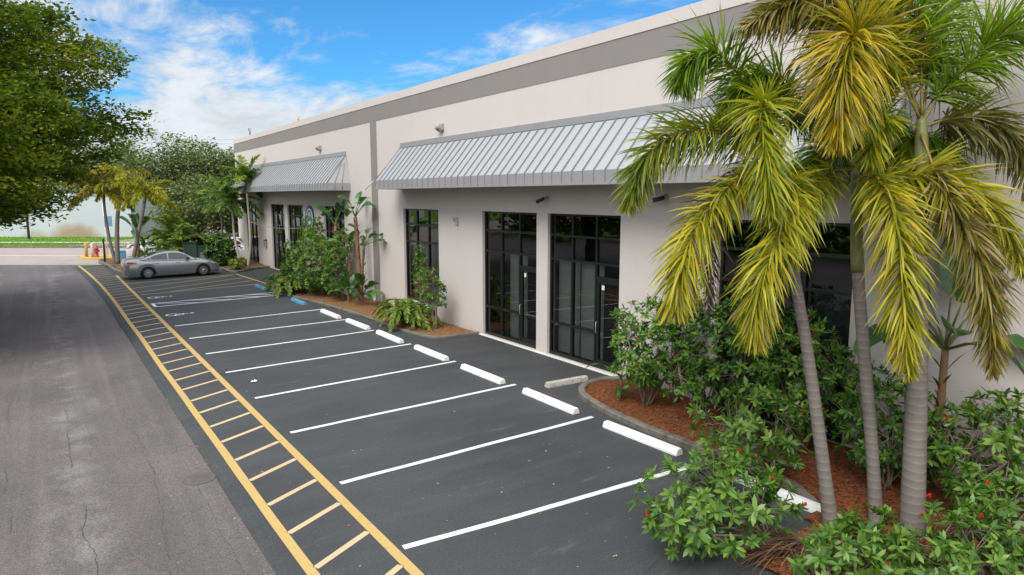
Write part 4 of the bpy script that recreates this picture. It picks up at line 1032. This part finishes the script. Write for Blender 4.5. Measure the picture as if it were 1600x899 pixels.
def ell(rnd, n, c, r, shell=.33, zflat=None):
    out = []
    while len(out) < n:
        u = V((rnd.gauss(0, 1), rnd.gauss(0, 1), rnd.gauss(0, 1))).normalized(); q = rnd.random()**shell
        lump = 1+.3*noise.noise(u*1.9+V((c[0], c[1], 0)))
        p = V(c)+V((u.x*r[0], u.y*r[1], u.z*r[2]))*q*lump
        if zflat and p.z < zflat: continue
        out.append(p)
    return out
def tiers(rnd, axis, lev, back, n=10, wob=.2):
    out = []
    for z, reach in lev:
        for i in range(n):
            a = 2*math.pi*(i+rnd.random()*.5)/n; f = .5+.5*math.cos(a)
            l = (reach-axis[0])*f**.7 + back*(1-f**.7)
            l *= rnd.uniform(.82, 1.03) if i else 1.
            d = V((math.cos(a), math.sin(a), 0)); s_ = V((-d.y, d.x, 0)); k = 1.2
            while k < l:
                w = .30*(k*(l-k)/l+.35)
                out.append(V((axis[0], axis[1], z))+d*k+s_*rnd.gauss(0, w)+V((0, 0, rnd.gauss(0, .17)+.10*math.sin(k*1.3)-.02*k)))
                k += rnd.uniform(.25, .5)
    return out
rnd = random.Random(5)
cA = tiers(rnd, (-5.2, 33.5), [(12.2, 1.0), (11.4, 3.1), (10.4, 3.3), (9.5, 2.7), (8.8, 2.6), (8.0, 3.9), (7.2, 3.2), (6.4, 2.6), (5.6, 1.7), (4.9, .9), (4.4, -.2), (13.2, -.6)], 6.5, 15)
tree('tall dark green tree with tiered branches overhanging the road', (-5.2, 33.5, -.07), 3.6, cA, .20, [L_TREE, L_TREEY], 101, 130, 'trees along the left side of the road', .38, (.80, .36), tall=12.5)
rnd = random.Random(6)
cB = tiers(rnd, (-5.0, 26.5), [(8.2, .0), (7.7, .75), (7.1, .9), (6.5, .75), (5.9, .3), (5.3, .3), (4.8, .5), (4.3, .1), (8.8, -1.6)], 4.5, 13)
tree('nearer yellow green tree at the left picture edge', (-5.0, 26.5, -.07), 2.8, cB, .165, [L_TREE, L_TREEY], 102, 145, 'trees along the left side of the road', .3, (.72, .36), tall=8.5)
# beyond the street
GBG = 'grey green trees beyond the street'
bg = [((11.5, 99, 0), 12.5, 7.0, 'broad olive tree beyond the street, behind the yellow palms', 0),
      ((17.5, 97, 0), 12.3, 6.5, 'rounded olive tree beyond the street, left of the building corner', 1),
      ((23.5, 92, 0), 11.0, 6.0, 'olive tree beyond the street showing just beside the building corner', 0),
      ((7.0, 106, 0), 11.5, 6.5, 'olive tree beyond the street, partly behind the big dark tree', 1)]
for i, (b, h, r, lb, ty) in enumerate(bg):
    rnd = random.Random(200+i)
    c = ell(rnd, 170, (b[0], b[1], h*.52), (r, r, h*.50), .45, .5)
    tree(lb, b, 3, c, .42, [L_FAR, L_FARG], 200+i, 130, GBG, .3, (2.1, 1.5), limbs=False)
mid = [((14.0, 82, 0), 6.6, 4.2, 'lighter green tree in front of the olive trees, above the clumping palm', 2), ((19.5, 80, 0), 7.0, 4.0, 'light green tree left of the slim palms', 3)]
for i, (b, h, r, lb, ty) in enumerate(mid):
    rnd = random.Random(220+i); c = ell(rnd, 120, (b[0], b[1], h*.52), (r, r, h*.5), .4, .5)
    tree(lb, b, 2, c, .36, [L_FARG, L_FAR], 220+i, 120, GBG, .25, (1.6, 1.0), limbs=False)
# a wood across the road on the left, out of the picture but mirrored in the glass
wd_ = MB(); rnd = random.Random(9)
for i in range(16000):
    y = rnd.uniform(-25, 75); z = 9*rnd.random()**.8*(.75+.25*noise.noise(V((y*.2, 0, 0)))); x = -24-rnd.random()*6+1.5*noise.noise(V((y*.3, z*.3, 1)))
    d = V((rnd.gauss(0, 1), rnd.gauss(0, 1), rnd.gauss(0, .6))).normalized(); wd_.leaf4(V((x, y, z)), d, d.cross(V((rnd.gauss(0, 1), rnd.gauss(0, 1), 1))).normalized(), .75, .55)
tag(wd_.build('far_wood', L_TREE), kind='stuff')

# ------------------------------------------------------------------ beyond the street
kb = MB(); P0 = [st(-90+i*5, 61.95) for i in range(50)]
for a, b in zip(P0, P0[1:]):
    kb.quad((a.x, a.y, -.06), (b.x, b.y, -.06), (b.x, b.y, .08), (a.x, a.y, .08))
    q = W_*.18; kb.quad((a.x, a.y, .08), (b.x, b.y, .08), (b.x+q.x, b.y+q.y, .08), (a.x+q.x, a.y+q.y, .08))
struct(kb.build('street_kerb', M_KERB))
lw = MB(); a, b, c, d = st(-90, 62.13), st(150, 62.13), st(150, 200), st(-90, 200)
lw.quad((a.x, a.y, .06), (b.x, b.y, .06), (c.x, c.y, .06), (d.x, d.y, .06)); tag(lw.build('lawn', M_GRASS), kind='structure')
gb = MB(); rnd = random.Random(8)
for i in range(14000):
    s = rnd.uniform(-62, -20); d_ = 62.2+rnd.random()**1.2*14
    p = st(s, d_, .055); a = rnd.random()*6.28; d = V((math.cos(a)*.4, math.sin(a)*.4, 1)); gb.blade(p, d, V((-math.sin(a), math.cos(a), 0)), rnd.uniform(.10, .24), .05, .5, 2)
tag(gb.build('grass', L_GRASSB), kind='stuff')
sw = MB(); a, b, c, d = st(-90, 66.4), st(-34, 66.4), st(-34, 67.6), st(-90, 67.6)
for z in (.12,): sw.quad((a.x, a.y, z), (b.x, b.y, z), (c.x, c.y, z), (d.x, d.y, z))
struct(sw.build('sidewalk', pbr('sidewalk_concrete', (.62, .60, .55), .9, 0, .08)))
dw = MB(); a, b, c, d = st(-41, 62.2), st(20, 62.2), st(20, 84), st(-41, 84)
dw.quad((a.x, a.y, .10), (b.x, b.y, .10), (c.x, c.y, .10), (d.x, d.y, .10)); struct(dw.build('driveway', M_STREET))
sl = MB(); a, b, c, d = st(-60, 53.6), st(-34.2, 53.6), st(-34.2, 54.1), st(-60, 54.1)
sl.quad((a.x, a.y, -.050), (b.x, b.y, -.050), (c.x, c.y, -.050), (d.x, d.y, -.050)); struct(sl.build('street_line', make_paint('worn_line_paint', (.62, .54, .48), .9, (.36, .30, .27), 3.)))
ang = math.atan2(U.y, U.x)
wb = thing('warehouse', 'long pale blue grey warehouse wall with rust stain beyond the lawn', 'building', (0, 0, 0), ang)
m = MB(); m.box(-95, -43.4, 77.2, 95, 0, 4.75); m.build('wall', make_far_wall(), wb)
m = MB(); m.box(-95.1, -43.3, 77.1, 77.45, 4.75, 4.95); m.build('roof_edge', M_SIGNW, wb)
M_FARW = pbr('far_white_wall', (.62, .62, .62), .85, 0, .06, .4)
w2 = thing('loading_building', 'white building with dark loading doors behind the far palms', 'building', (0, 0, 0), ang)
m = MB(); m.box(-45, -8, 86.2, 100, 0, 3.6); m.build('wall', M_FARW, w2)
for x in (-42.6, -36.5, -30, -24):
    m = MB(); m.box(x, x+2.6, 86.05, 86.19, .1, 2.4); m.build('loading_door', M_DARK, w2)
m = MB(); m.box(-45.1, -7.9, 86.0, 86.3, 3.6, 3.85); m.build('roof_edge', M_DARK, w2)
m = MB(); m.box(-44.6, -41.8, 85.3, 86.15, 2.5, 3.3); m.build('canopy', M_DARK, w2)
# utility poles and wires
def pole(s, d, h, label):
    p = st(s, d, .05); t = thing('utility_pole', label, 'utility pole', p, ang, 'utility poles along the far lawn')
    m = MB(); m.tube([(0, 0, -.1), (0, 0, h)], [.13, .10], 10); m.build('pole', M_BARK, t)
    m = MB(); m.box(-.06, .06, -.9, .9, h-.7, h-.58); m.build('crossarm', M_BARK, t)
    m = MB(); m.lathe([(.34, 0), (.30, .10), (.14, .14)], 10); m.build('base', M_KERB, t)
pole(-51.2, 71.5, 11.5, 'thin dark utility pole on the lawn before the pale warehouse wall')
pole(6, 71.5, 11.5, 'utility pole beyond the building corner, hidden from the lot')
for k, (z, dd, lb) in enumerate(((10.9, -.8, 'topmost thin power line crossing the far trees'), (10.6, .8, 'second thin power line just below the topmost one'), (6.6, .1, 'lowest dark cable crossing the far trees'))):
    m = MB(); P = []
    for i in range(25):
        u = i/24; p = st(-51.2+57.2*u, 71.5, 0); q = U.cross(UP)*0+W_*dd; P.append((p.x+q.x, p.y+q.y, z-1.0*4*u*(1-u)*.5))
    m.tube(P, .018, 4); tag(m.build('power_line', M_BARK if k == 2 else M_GREYP), lb, 'power line', 'wires strung between the utility poles')
# hydrant island
island = [(2.05, 62.6), (2.15, 60.6), (2.45, 59.5), (3.2, 59.0), (3.9, 58.9)]
sweep('island_kerb', island, .28, .16, M_CURBY, 30, -.05)
mulch('island_ground', [(2.05, 62.6), (2.15, 60.6), (2.45, 59.5), (3.2, 59.0), (3.9, 58.9), (4.6, 60), (4.0, 62.8)], M_CURBY, .03)
M_RED = pbr('hydrant_red', (.42, .05, .05), .45, 0, .2, 6); M_PINKW = pbr('faded_bollard', (.72, .55, .48), .6, 0, .12, 4)
def bollard(loc, m, label, h=1.05, r=.11):
    t = thing('bollard', label, 'bollard', loc, 0, 'bollards around the fire hydrant')
    b = MB(); b.lathe([(r, 0), (r, h), (r*.85, h+.05), (r*.5, h+.085), (.001, h+.10)], 14); b.build('post', m, t)
    b = MB(); b.lathe([(r+.05, 0), (r+.05, .03), (r+.001, .05)], 14); b.build('collar', M_KERB, t)
bollard((2.38, 61.4, .02), M_CURBY, 'bright yellow bollard at the left end of the hydrant island')
bollard((2.72, 60.0, .02), M_PINKW, 'faded pinkish white bollard just left of the red hydrant')
bollard((3.5, 60.0, .02), pbr('cream_bollard', (.70, .55, .35), .6, 0, .12, 4), 'cream bollard right of the red hydrant')
t = thing('fire_hydrant', 'red fire hydrant on the yellow kerbed island', 'fire hydrant', (3.0, 60.6, .02))
m = MB(); m.lathe([(.19, 0), (.19, .06), (.13, .08), (.13, .62), (.17, .64), (.17, .70), (.14, .72), (.11, .86), (.05, .93), (.001, .94)], 16); m.build('barrel', M_RED, t)
m = MB(); m.lathe([(.04, .93), (.04, 1.0), (.001, 1.0)], 5); m.build('operating_nut', M_RED, t)
for s in (-1, 1):
    m = MB(); m.lathe([(.08, 0), (.08, .08), (.06, .09), (.001, .09)] if s > 0 else [(.001, -.09), (.06, -.09), (.08, -.08), (.08, 0)], 12, (s*.125, 0, .50), 'x'); m.build('hose_cap', M_RED, t)
m = MB(); m.lathe([(.001, -.24), (.09, -.24), (.11, -.22), (.11, -.10)], 12, (0, 0, .46), 'y'); m.build('pumper_cap', M_RED, t)
t = thing('marker_post', 'thin black post standing beside the yellow far palms', 'post', (3.22, 55.5, .05))
m = MB(); m.lathe([(.06, 0), (.06, 1.62), (.045, 1.66), (.001, 1.68)], 10); m.build('post', M_BLKP, t)
m = MB(); m.lathe([(.10, 0), (.10, .04), (.061, .06)], 10); m.build('collar', M_BLKP, t)
t = thing('street_sign', 'leaning white sign pole with small blue sign behind the far yellow palms', 'sign', (3.72, 61.6, .02))
m = MB(); m.tube([(.1, 0, 0), (0, 0, 4.1)], .045, 8); m.build('pole', M_SIGNW, t)
m = MB(); m.box(.0, .55, -.075, -.045, 2.3, 3.1); m.build('sign_panel', M_SIGNB, t)
# utility cabinet
M_GREENP = pbr('cabinet_green', (.035, .075, .05), .5, 0, .15, 3)
t = thing('utility_cabinet', 'dark green metal utility cabinet behind the bonnet of the silver car', 'utility cabinet', (7.75, 47.95, .05), R(-2))
m = MB(); m.bbox(-.62, .18, -.5, .5, .08, 1.62, .03); m.build('body', M_GREENP, t)
m = MB(); m.bbox(.19, .80, -.45, .45, .08, 1.36, .03); m.build('side_box', M_GREENP, t)
m = MB(); m.box(-.66, .22, -.54, .54, 1.625, 1.66); m.box(.22, .83, -.48, .48, 1.365, 1.40); m.build('lid', M_GREENP, t)
m = MB(); m.box(-.7, .85, -.6, .6, -.02, .08); m.build('plinth', M_KERB, t)
m = MB(); m.box(.35, .66, -.465, -.452, .3, 1.0); m.build('door', M_SEAM, t)
# thin light string from the palm to the wall
m = MB(); P = [(10.78, 45.6, 3.05+.0)] + [(10.78+1.12*u, 45.6-8.2*u, 3.05-.1*u-.9*u*(1-u)) for u in (.15, .3, .45, .6, .75, .9)] + [(11.93, 37.3, 3.1)]
m.tube(catmull(P, 24), .014, 4); tag(m.build('cable', M_GREYP), 'thin pale cable sagging from slim palm trunk to the wall', 'cable')
# fallen leaves and scraps on the asphalt
ll = MB(); rnd = random.Random(77)
for i in range(420):
    x = rnd.uniform(2.4, 9.4) if rnd.random() < .7 else rnd.uniform(-2.5, 2.); y = 5+rnd.random()**1.5*30
    if x > 6 and y < 6: continue
    z = .010 if x > 2.3 else -.05
    a = rnd.random()*6.28; d = V((math.cos(a), math.sin(a), rnd.uniform(0, .25))); L = rnd.uniform(.02, .06); ll.leaf4(V((x, y, z)), d, d.cross(UP).normalized(), L, L*.6)
for i in range(260):
    y = rnd.uniform(6, 40); x = ex(y)-.1+rnd.gauss(-.03, .06); a = rnd.random()*6.28; d = V((math.cos(a), math.sin(a), .15)); L = rnd.uniform(.02, .05); ll.leaf4(V((x, y, -.045)), d, d.cross(UP).normalized(), L, L*.6)
tag(ll.build('leaf_litter', leafmat('litter', [(.14, .05, .03), (.30, .20, .10), (.55, .48, .38)], .9, 0)), kind='stuff')
sc = MB(); rnd = random.Random(4); vs = []
for i in range(5):
    for j in range(4): vs.append((i*.035-.07, j*.03-.045, .01+abs(rnd.gauss(0, .022))))
sc.add(vs, [(i*4+j, (i+1)*4+j, (i+1)*4+j+1, i*4+j+1) for i in range(4) for j in range(3)])
tag(sc.build('paper_scrap', M_SIGNW, None, (4.02, 17.35, .006)), 'crumpled white paper scrap lying on the dark asphalt', 'litter')

# ------------------------------------------------------------------ car
M_TYRE = pbr('tyre_rubber', (.015, .015, .015), .8); M_RIM = pbr('alloy_rim', (.50, .50, .50), .3, .8, .05)
M_CGLASS = pbr('car_glass', (.045, .045, .05), .05, 0, .1, spec=.7); M_CHROME = pbr('chrome_trim', (.75, .75, .76), .15, 1., .03)
M_LAMPR = pbr('tail_lamp_red', (.45, .05, .06), .2, 0, .1, coat=.8); M_LAMPW = pbr('head_lamp_clear', (.62, .62, .60), .12, .3, .08, coat=1.)
def interp(tab, x):
    for (a, b), (c, d) in zip(tab, tab[1:]):
        if x <= c: return b+(d-b)*(x-a)/(c-a) if x >= a else b
    return tab[-1][1]
def car(label, loc, rz, paint, scale=1.04, suv=False, group=None, name='parked_car'):
    t = thing(name, label, 'car', loc, rz, group); t.scale = (scale,)*3
    HW = [(0, .66), (.06, .76), (.2, .85), (.6, .905), (1.2, .915), (3.6, .915), (4.2, .90), (4.5, .85), (4.7, .75), (4.82, .60), (4.87, .42)]
    ZT_ = [(0, .86), (.04, 1.00), (.12, 1.07), (.75, 1.09), (1.2, 1.03), (3.4, .96), (3.62, .98), (4.0, .93), (4.4, .84), (4.68, .72), (4.82, .58), (4.87, .48)]
    ZS = [(0, .80), (.1, .93), (.9, .93), (3.5, .86), (4.2, .80), (4.6, .68), (4.87, .45)]
    w1, w2, rw = 1.10, 3.90, .345
    rz_ = [(.75, 1.09), (1.15, 1.24), (1.6, 1.385), (2.0, 1.45), (2.35, 1.47), (2.7, 1.45), (3.0, 1.34), (3.35, 1.13), (3.62, .975)]
    if suv: rz_ = [(.15, 1.1), (.35, 1.5), (.7, 1.66), (1.5, 1.70), (2.4, 1.69), (2.75, 1.62), (3.1, 1.4), (3.62, .985)]
    def zb(x):
        z = .21 if .5 < x < 4.4 else .24
        for wx in (w1, w2):
            if abs(x-wx) < .375: z = max(z, .33+math.sqrt(.375**2-(x-wx)**2))
        return z
    xs = sorted(set([round(.0+i*.05, 3) for i in range(98)] + [4.87, .02] + [round(w+dx, 3) for w in (w1, w2) for dx in (-.374, -.36, .36, .374)]))
    b = MB(); vs = []; fs = []
    for x in xs:
        hw = interp(HW, x); zt = interp(ZT_, x); zs = min(interp(ZS, x), zt-.02); z0 = min(zb(x), zs-.06); zm = z0+(zs-z0)*.5
        row = [(hw*.94 if z0 < .4 else hw*.99, z0), (hw*.985, z0+(zs-z0)*.22), (hw, zm), (hw*.985, zs-.05 if zs-.05 > zm else zm+.01), (hw*.955, zs), (hw*.88, zt-.012), (hw*.45, zt+.02), (0, zt+.028)]
        full = [(-y, z) for y, z in row] + [(y, z) for y, z in row[-2::-1]]
        vs += [(x, y, z) for y, z in full]
    k = 15
    for i in range(len(xs)-1):
        for j in range(k-1): fs.append((i*k+j, (i+1)*k+j, (i+1)*k+j+1, i*k+j+1))
    fs.append(tuple(range(k))); fs.append(tuple(reversed(range((len(xs)-1)*k, len(xs)*k))))
    b.add(vs, fs, 0, True)
    body = b.build('body', paint, t)
    u = MB(); u.box(.15, 4.72, -.72, .72, .2, .60); u.box(.5, .62, -.8, .8, .22, .3); u.build('underbody', M_BLKP, t)
    # cabin
    def wy(z, x): zbelt = interp(ZT_, x); return .835-(max(z-zbelt, 0))*.50
    g = MB(); vs = []; fs = []; gx = [rz_[0][0]+(rz_[-1][0]-rz_[0][0])*i/36 for i in range(37)]
    for x in gx:
        zr = interp(rz_, x); zbl = interp(ZT_, x)-.05; ze = max(zbl+.02, zr-.05)
        row = [(wy(zbl, x), zbl), (wy((zbl+ze)/2, x), (zbl+ze)/2), (wy(ze, x), ze), (wy(ze, x)-.08, max(zr-.012, ze)), (.3, zr+.005), (0, zr+.012)]
        full = [(-y, z) for y, z in row] + [(y, z) for y, z in row[-2::-1]]; vs += [(x, y, z) for y, z in full]
    k = 11
    for i in range(36):
        for j in range(k-1): fs.append((i*k+j, (i+1)*k+j, (i+1)*k+j+1, i*k+j+1))
    g.add(vs, fs, 0, True); g.build('cabin', paint, t)
    # side windows
    lo = lambda x: interp(ZT_, x)+.012
    hi = lambda x: interp(rz_, x)-.085
    segs = [(1.28, 2.10), (2.16, 3.18)] if not suv else [(.75, 1.5), (1.56, 2.25), (2.31, 3.15)]
    for s in (-1, 1):
        for a, c in segs:
            m = MB(); n = 10; L = []
            for i in range(n+1):
                x = a+(c-a)*i/n; z0, z1 = lo(x), max(hi(x), lo(x)+.01); L.append(((x, s*(wy(z0, x)+.006), z0), (x, s*(wy(z1, x)+.006), z1)))
            for p, q in zip(L, L[1:]): m.quad(p[0], q[0], q[1], p[1]) if s < 0 else m.quad(p[1], q[1], q[0], p[0])
            m.build('side_window', M_CGLASS, t)
        if not suv:
            m = MB(); m.add([(1.02, s*(wy(lo(1.02), 1.02)+.006), lo(1.02)+.02), (1.24, s*(wy(lo(1.24), 1.24)+.006), lo(1.24)), (1.24, s*(wy(hi(1.24), 1.24)+.006), hi(1.24)-.01)], [(0, 1, 2)] if s < 0 else [(2, 1, 0)]); m.build('side_window', M_CGLASS, t)
        m = MB(); m.tube([(x, s*(wy(lo(x), x)+.012), lo(x)-.012) for x in [.95+i*.24 for i in range(11)]], .012, 5); m.build('window_trim', M_CHROME, t)
        for x in (1.55, 2.62):
            m = MB(); m.tube([(x-.1, s*.915, .87), (x-.05, s*.94, .875), (x+.05, s*.94, .872), (x+.1, s*.913, .865)], .013, 6); m.build('door_handle', M_CHROME, t)
        m = MB(); m.lathe([(.001, -.11), (.055, -.10), (.075, -.03), (.07, .05), (.03, .08), (.001, .085)], 10, (3.12, s*.99, 1.06), 'x'); m.tube([(3.14, s*.86, 1.0), (3.14, s*.95, 1.04)], .022, 5); m.build('mirror', M_BLKP, t)
        # seams of the doors
        m = MB()
        for x in (1.32, 2.13, 3.25):
            m.tube([(x, s*(interp(HW, x)*.956+.004), .86), (x, s*(interp(HW, x)+.002), .58), (x+(.02 if x > 2 else .18), s*(interp(HW, x)*.978), .34)], .005, 4)
        m.build('door_seam', M_BLKP, t)
        m = MB(); P = [(.015, .62, .93), (.02, .70, .80), (.16, .845, .80), (.55, .905, .90), (.60, .895, .935), (.2, .825, .97)]
        pts = [V((x, s*(y+.012), z)) for x, y, z in P]; m.prism(pts if s > 0 else pts[::-1], (-.004, s*.012, .004)); m.build('taillight', M_LAMPR, t)
        P = [(4.22, .905, .80), (4.50, .868, .74), (4.74, .735, .64), (4.79, .68, .60), (4.70, .75, .60), (4.40, .888, .67)]
        m = MB(); pts = [V((x, s*(y+.002), z)) for x, y, z in P]; m.prism(pts[::-1] if s > 0 else pts, (.006, s*.016, .006)); m.build('headlight', M_LAMPW, t)
        m = MB(); m.lathe([(.05, 0), (.05, .03), (.001, .035)], 10, (4.74, s*.62, .36), 'x'); m.build('fog_lamp', M_LAMPW, t)
    # screens
    def screen(x0, x1, nm):
        m = MB(); n = 8; L = []
        for i in range(n+1):
            x = x0+(x1-x0)*i/n; zr = interp(rz_, x); zbl = interp(ZT_, x); w_ = max(.30, wy(zr-.03, x)-.09); L.append(((x, -w_, zr+.006), (x, 0, zr+.020), (x, w_, zr+.006)))
        for p, q in zip(L, L[1:]):
            for j in (0, 1): m.quad(p[j], q[j], q[j+1], p[j+1], 0, True)
        m.build(nm, M_CGLASS, t)
    if suv: screen(.18, .42, 'rear_window'); screen(2.82, 3.58, 'windscreen')
    else: screen(.82, 1.62, 'rear_window'); screen(2.78, 3.56, 'windscreen')
    m = MB(); m.box(4.80, 4.84, -.42, .42, .36, .52); m.build('grille', M_BLKP, t)
    m = MB(); m.box(-.02, -.004, -.26, .26, .72, .84); m.build('licence_plate', M_SIGNW, t)
    for wx in (w1, w2):
        for s in (-1, 1):
            wo = bpy.data.objects.new('wheel', None); COL.objects.link(wo); wo.parent = t; wo.location = (wx, s*.80, .328)
            m = MB(); m.lathe([(.215, .10), (.29, .108), (.322, .07), (.328, 0), (.322, -.07), (.29, -.108), (.215, -.10)], 28, axis='y', caps=False); m.build('tyre', M_TYRE, wo)
            m = MB(); o_ = s*.085
            m.lathe([(.200, o_-.010*s), (.222, o_+.012*s), (.196, o_+.006*s)], 28, axis='y', caps=False)
            for q in range(10):
                a = 2*math.pi*q/10; d = V((math.cos(a), 0, math.sin(a))); e = V((-math.sin(a), 0, math.cos(a)))
                p0 = d*.05; p1 = d*.21; y_ = V((0, o_, 0))
                m.prism([p0-e*.018+y_, p0+e*.018+y_, p1+e*.030+y_, p1-e*.030+y_], (0, s*.014, 0))
            m.lathe([(.06, o_), (.06, o_+s*.02), (.001, o_+s*.022)] if s > 0 else [(.001, o_+s*.022), (.06, o_+s*.02), (.06, o_)], 14, axis='y'); m.build('rim', M_RIM, wo)
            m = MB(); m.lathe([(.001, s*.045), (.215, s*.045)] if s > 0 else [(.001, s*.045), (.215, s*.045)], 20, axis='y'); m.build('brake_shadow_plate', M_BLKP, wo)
    return t
P_GREY = pbr('grey_car_paint', (.30, .30, .305), .26, .5, .04, 2, coat=.6)
P_WHITE = pbr('white_car_paint', (.72, .73, .75), .3, 0, .03, 2, coat=.6)
P_BLUE = pbr('dark_blue_car_paint', (.06, .07, .12), .3, .3, .05, 2, coat=.6)
car('silver grey sedan parked nose in beside the hatched aisle', (3.36, 43.75, 0), R(2.2), P_GREY)
car('white sport utility car parked behind the green utility cabinet', (9.6, 54.9, -.05), R(-35), P_WHITE, 1.0, True, 'cars parked behind the far plants')
car('dark pale roofed car seen through the plants left of the clumping palm', (5.2, 58.9, -.05), R(-35), P_WHITE, 1.0, False, 'cars parked behind the far plants')
t = thing('storage_bin', 'small teal blue bin on the ground behind the far palm trunks', 'bin', (4.45, 59.2, 0))
m = MB(); m.bbox(-.38, .38, -.3, .3, 0, .5, .04); m.build('body', M_STOPB, t)
m = MB(); m.bbox(-.41, .41, -.33, .33, .502, .56, .02); m.build('lid', M_STOPB, t)

# ------------------------------------------------------------------ camera, light, sky
cd = bpy.data.cameras.new('camera'); cam = bpy.data.objects.new('camera', cd); COL.objects.link(cam)
cam.location = (0, 0, 4.654); cam.rotation_euler = (R(90)-.1344, 0, -.6029)
cd.sensor_width = 36; cd.lens = 1053.08/1600*36; cd.clip_end = 3000; cd.clip_start = .1
scene.camera = cam
SUN_EL, SUN_AZ = 46., 238.     # azimuth clockwise from +Y: high, from the left and a little behind
sd_ = bpy.data.lights.new('sun', 'SUN'); sd_.energy = 2.2; sd_.angle = R(28); sd_.color = (1, .95, .88)
sun = bpy.data.objects.new('sun', sd_); COL.objects.link(sun)
dirv = V((math.sin(R(SUN_AZ))*math.cos(R(SUN_EL)), math.cos(R(SUN_AZ))*math.cos(R(SUN_EL)), math.sin(R(SUN_EL))))
sun.rotation_euler = dirv.to_track_quat('Z', 'Y').to_euler()
wd = bpy.data.worlds.new('World'); scene.world = wd; wd.use_nodes = True
nt = wd.node_tree; nt.nodes.clear(); ln = nt.links
def N_(ty, **k):
    n = nt.nodes.new(ty)
    for a, b in k.items(): setattr(n, a, b)
    return n
out = N_('ShaderNodeOutputWorld'); bgn = N_('ShaderNodeBackground'); bgn.inputs[1].default_value = .13
sky = N_('ShaderNodeTexSky', sky_type='NISHITA', sun_disc=False, sun_elevation=R(SUN_EL), sun_rotation=R(SUN_AZ))
sky.altitude = 0; sky.air_density = 1; sky.dust_density = .4; sky.ozone_density = 2.
def M_(op, a, b=None, c=None):
    n = N_('ShaderNodeMath', operation=op)
    for i, x in enumerate((a, b, c)):
        if x is None: continue
        if isinstance(x, (int, float)): n.inputs[i].default_value = x
        else: ln.new(x, n.inputs[i])
    return n.outputs[0]
def MR(x, lo, hi, a, b):
    n = N_('ShaderNodeMapRange', interpolation_type='SMOOTHSTEP')
    for k, v in zip((1, 2, 3, 4), (lo, hi, a, b)): n.inputs[k].default_value = v
    ln.new(x, n.inputs[0]); return n.outputs[0]
tc = N_('ShaderNodeTexCoord'); sp = N_('ShaderNodeSeparateXYZ'); ln.new(tc.outputs['Generated'], sp.inputs[0])
X_, Y_, Z_ = sp.outputs
zz = M_('ADD', M_('MAXIMUM', Z_, 0.), .16)
cx = M_('DIVIDE', X_, zz); cy = M_('DIVIDE', Y_, zz)
cb = N_('ShaderNodeCombineXYZ'); ln.new(cx, cb.inputs[0]); ln.new(cy, cb.inputs[1])
def cloud(scale, det, rough, dist, loc, sc=(1, 1, 1), rot=0):
    mp = N_('ShaderNodeMapping'); mp.inputs['Location'].default_value = loc; mp.inputs['Scale'].default_value = sc; mp.inputs['Rotation'].default_value = (0, 0, rot)
    ln.new(cb.outputs[0], mp.inputs[0]); n = N_('ShaderNodeTexNoise'); n.inputs['Scale'].default_value = scale; n.inputs['Detail'].default_value = det
    n.inputs['Roughness'].default_value = rough; n.inputs['Distortion'].default_value = dist; ln.new(mp.outputs[0], n.inputs[0]); return n.outputs['Fac']
n1 = cloud(1.0, 9, .60, .25, (3.1, 1.7, 0)); n2 = cloud(2.6, 8, .65, .4, (8.3, 4.1, 2), (1, .6, 1), .6)
# cover: heavy low on the horizon and overhead/behind, thin in the band the building faces
low = MR(Z_, .05, .215, .25, .012)
vw = M_('ADD', M_('MULTIPLY', X_, .567), M_('MULTIPLY', Y_, .8237))
back = MR(vw, -.1, .62, .30, 0.)
top = MR(Z_, .42, .75, 0., .25)
den = M_('ADD', M_('ADD', M_('MULTIPLY', n1, .50), M_('MULTIPLY', n2, .50)), M_('ADD', low, M_('ADD', back, top)))
mask = MR(den, .515, .665, 0., .97)
shade = MR(n2, .3, .7, .78, 1.02)
tint = N_('ShaderNodeMix', data_type='RGBA', blend_type='MULTIPLY'); tint.inputs[0].default_value = 1
ln.new(sky.outputs[0], tint.inputs[6]); tint.inputs[7].default_value = (.28, .72, 1.03, 1)
cc = N_('ShaderNodeMix', data_type='RGBA', blend_type='MULTIPLY'); cc.inputs[0].default_value = 1
cc.inputs[6].default_value = (5.4, 5.7, 6.0, 1)
boost = M_('MULTIPLY', shade, M_('ADD', 1., M_('ADD', MR(vw, -.2, .45, .75, 0.), MR(Z_, .45, .8, 0., .7)))); ln.new(boost, cc.inputs[7])
mx = N_('ShaderNodeMix', data_type='RGBA'); ln.new(mask, mx.inputs[0]); ln.new(tint.outputs[2], mx.inputs[6]); ln.new(cc.outputs[2], mx.inputs[7])
ln.new(mx.outputs[2], bgn.inputs[0]); ln.new(bgn.outputs[0], out.inputs[0])
vs_ = scene.view_settings
scene.display_settings.display_device = 'sRGB'; vs_.view_transform = 'Standard'; vs_.look = 'None'; vs_.gamma = 1; vs_.exposure = 0.26; vs_.use_curve_mapping = False
scene.cycles.max_bounces = 6; scene.cycles.transparent_max_bounces = 12; scene.cycles.use_denoising = True
scene.cycles.caustics_reflective = False; scene.cycles.caustics_refractive = False
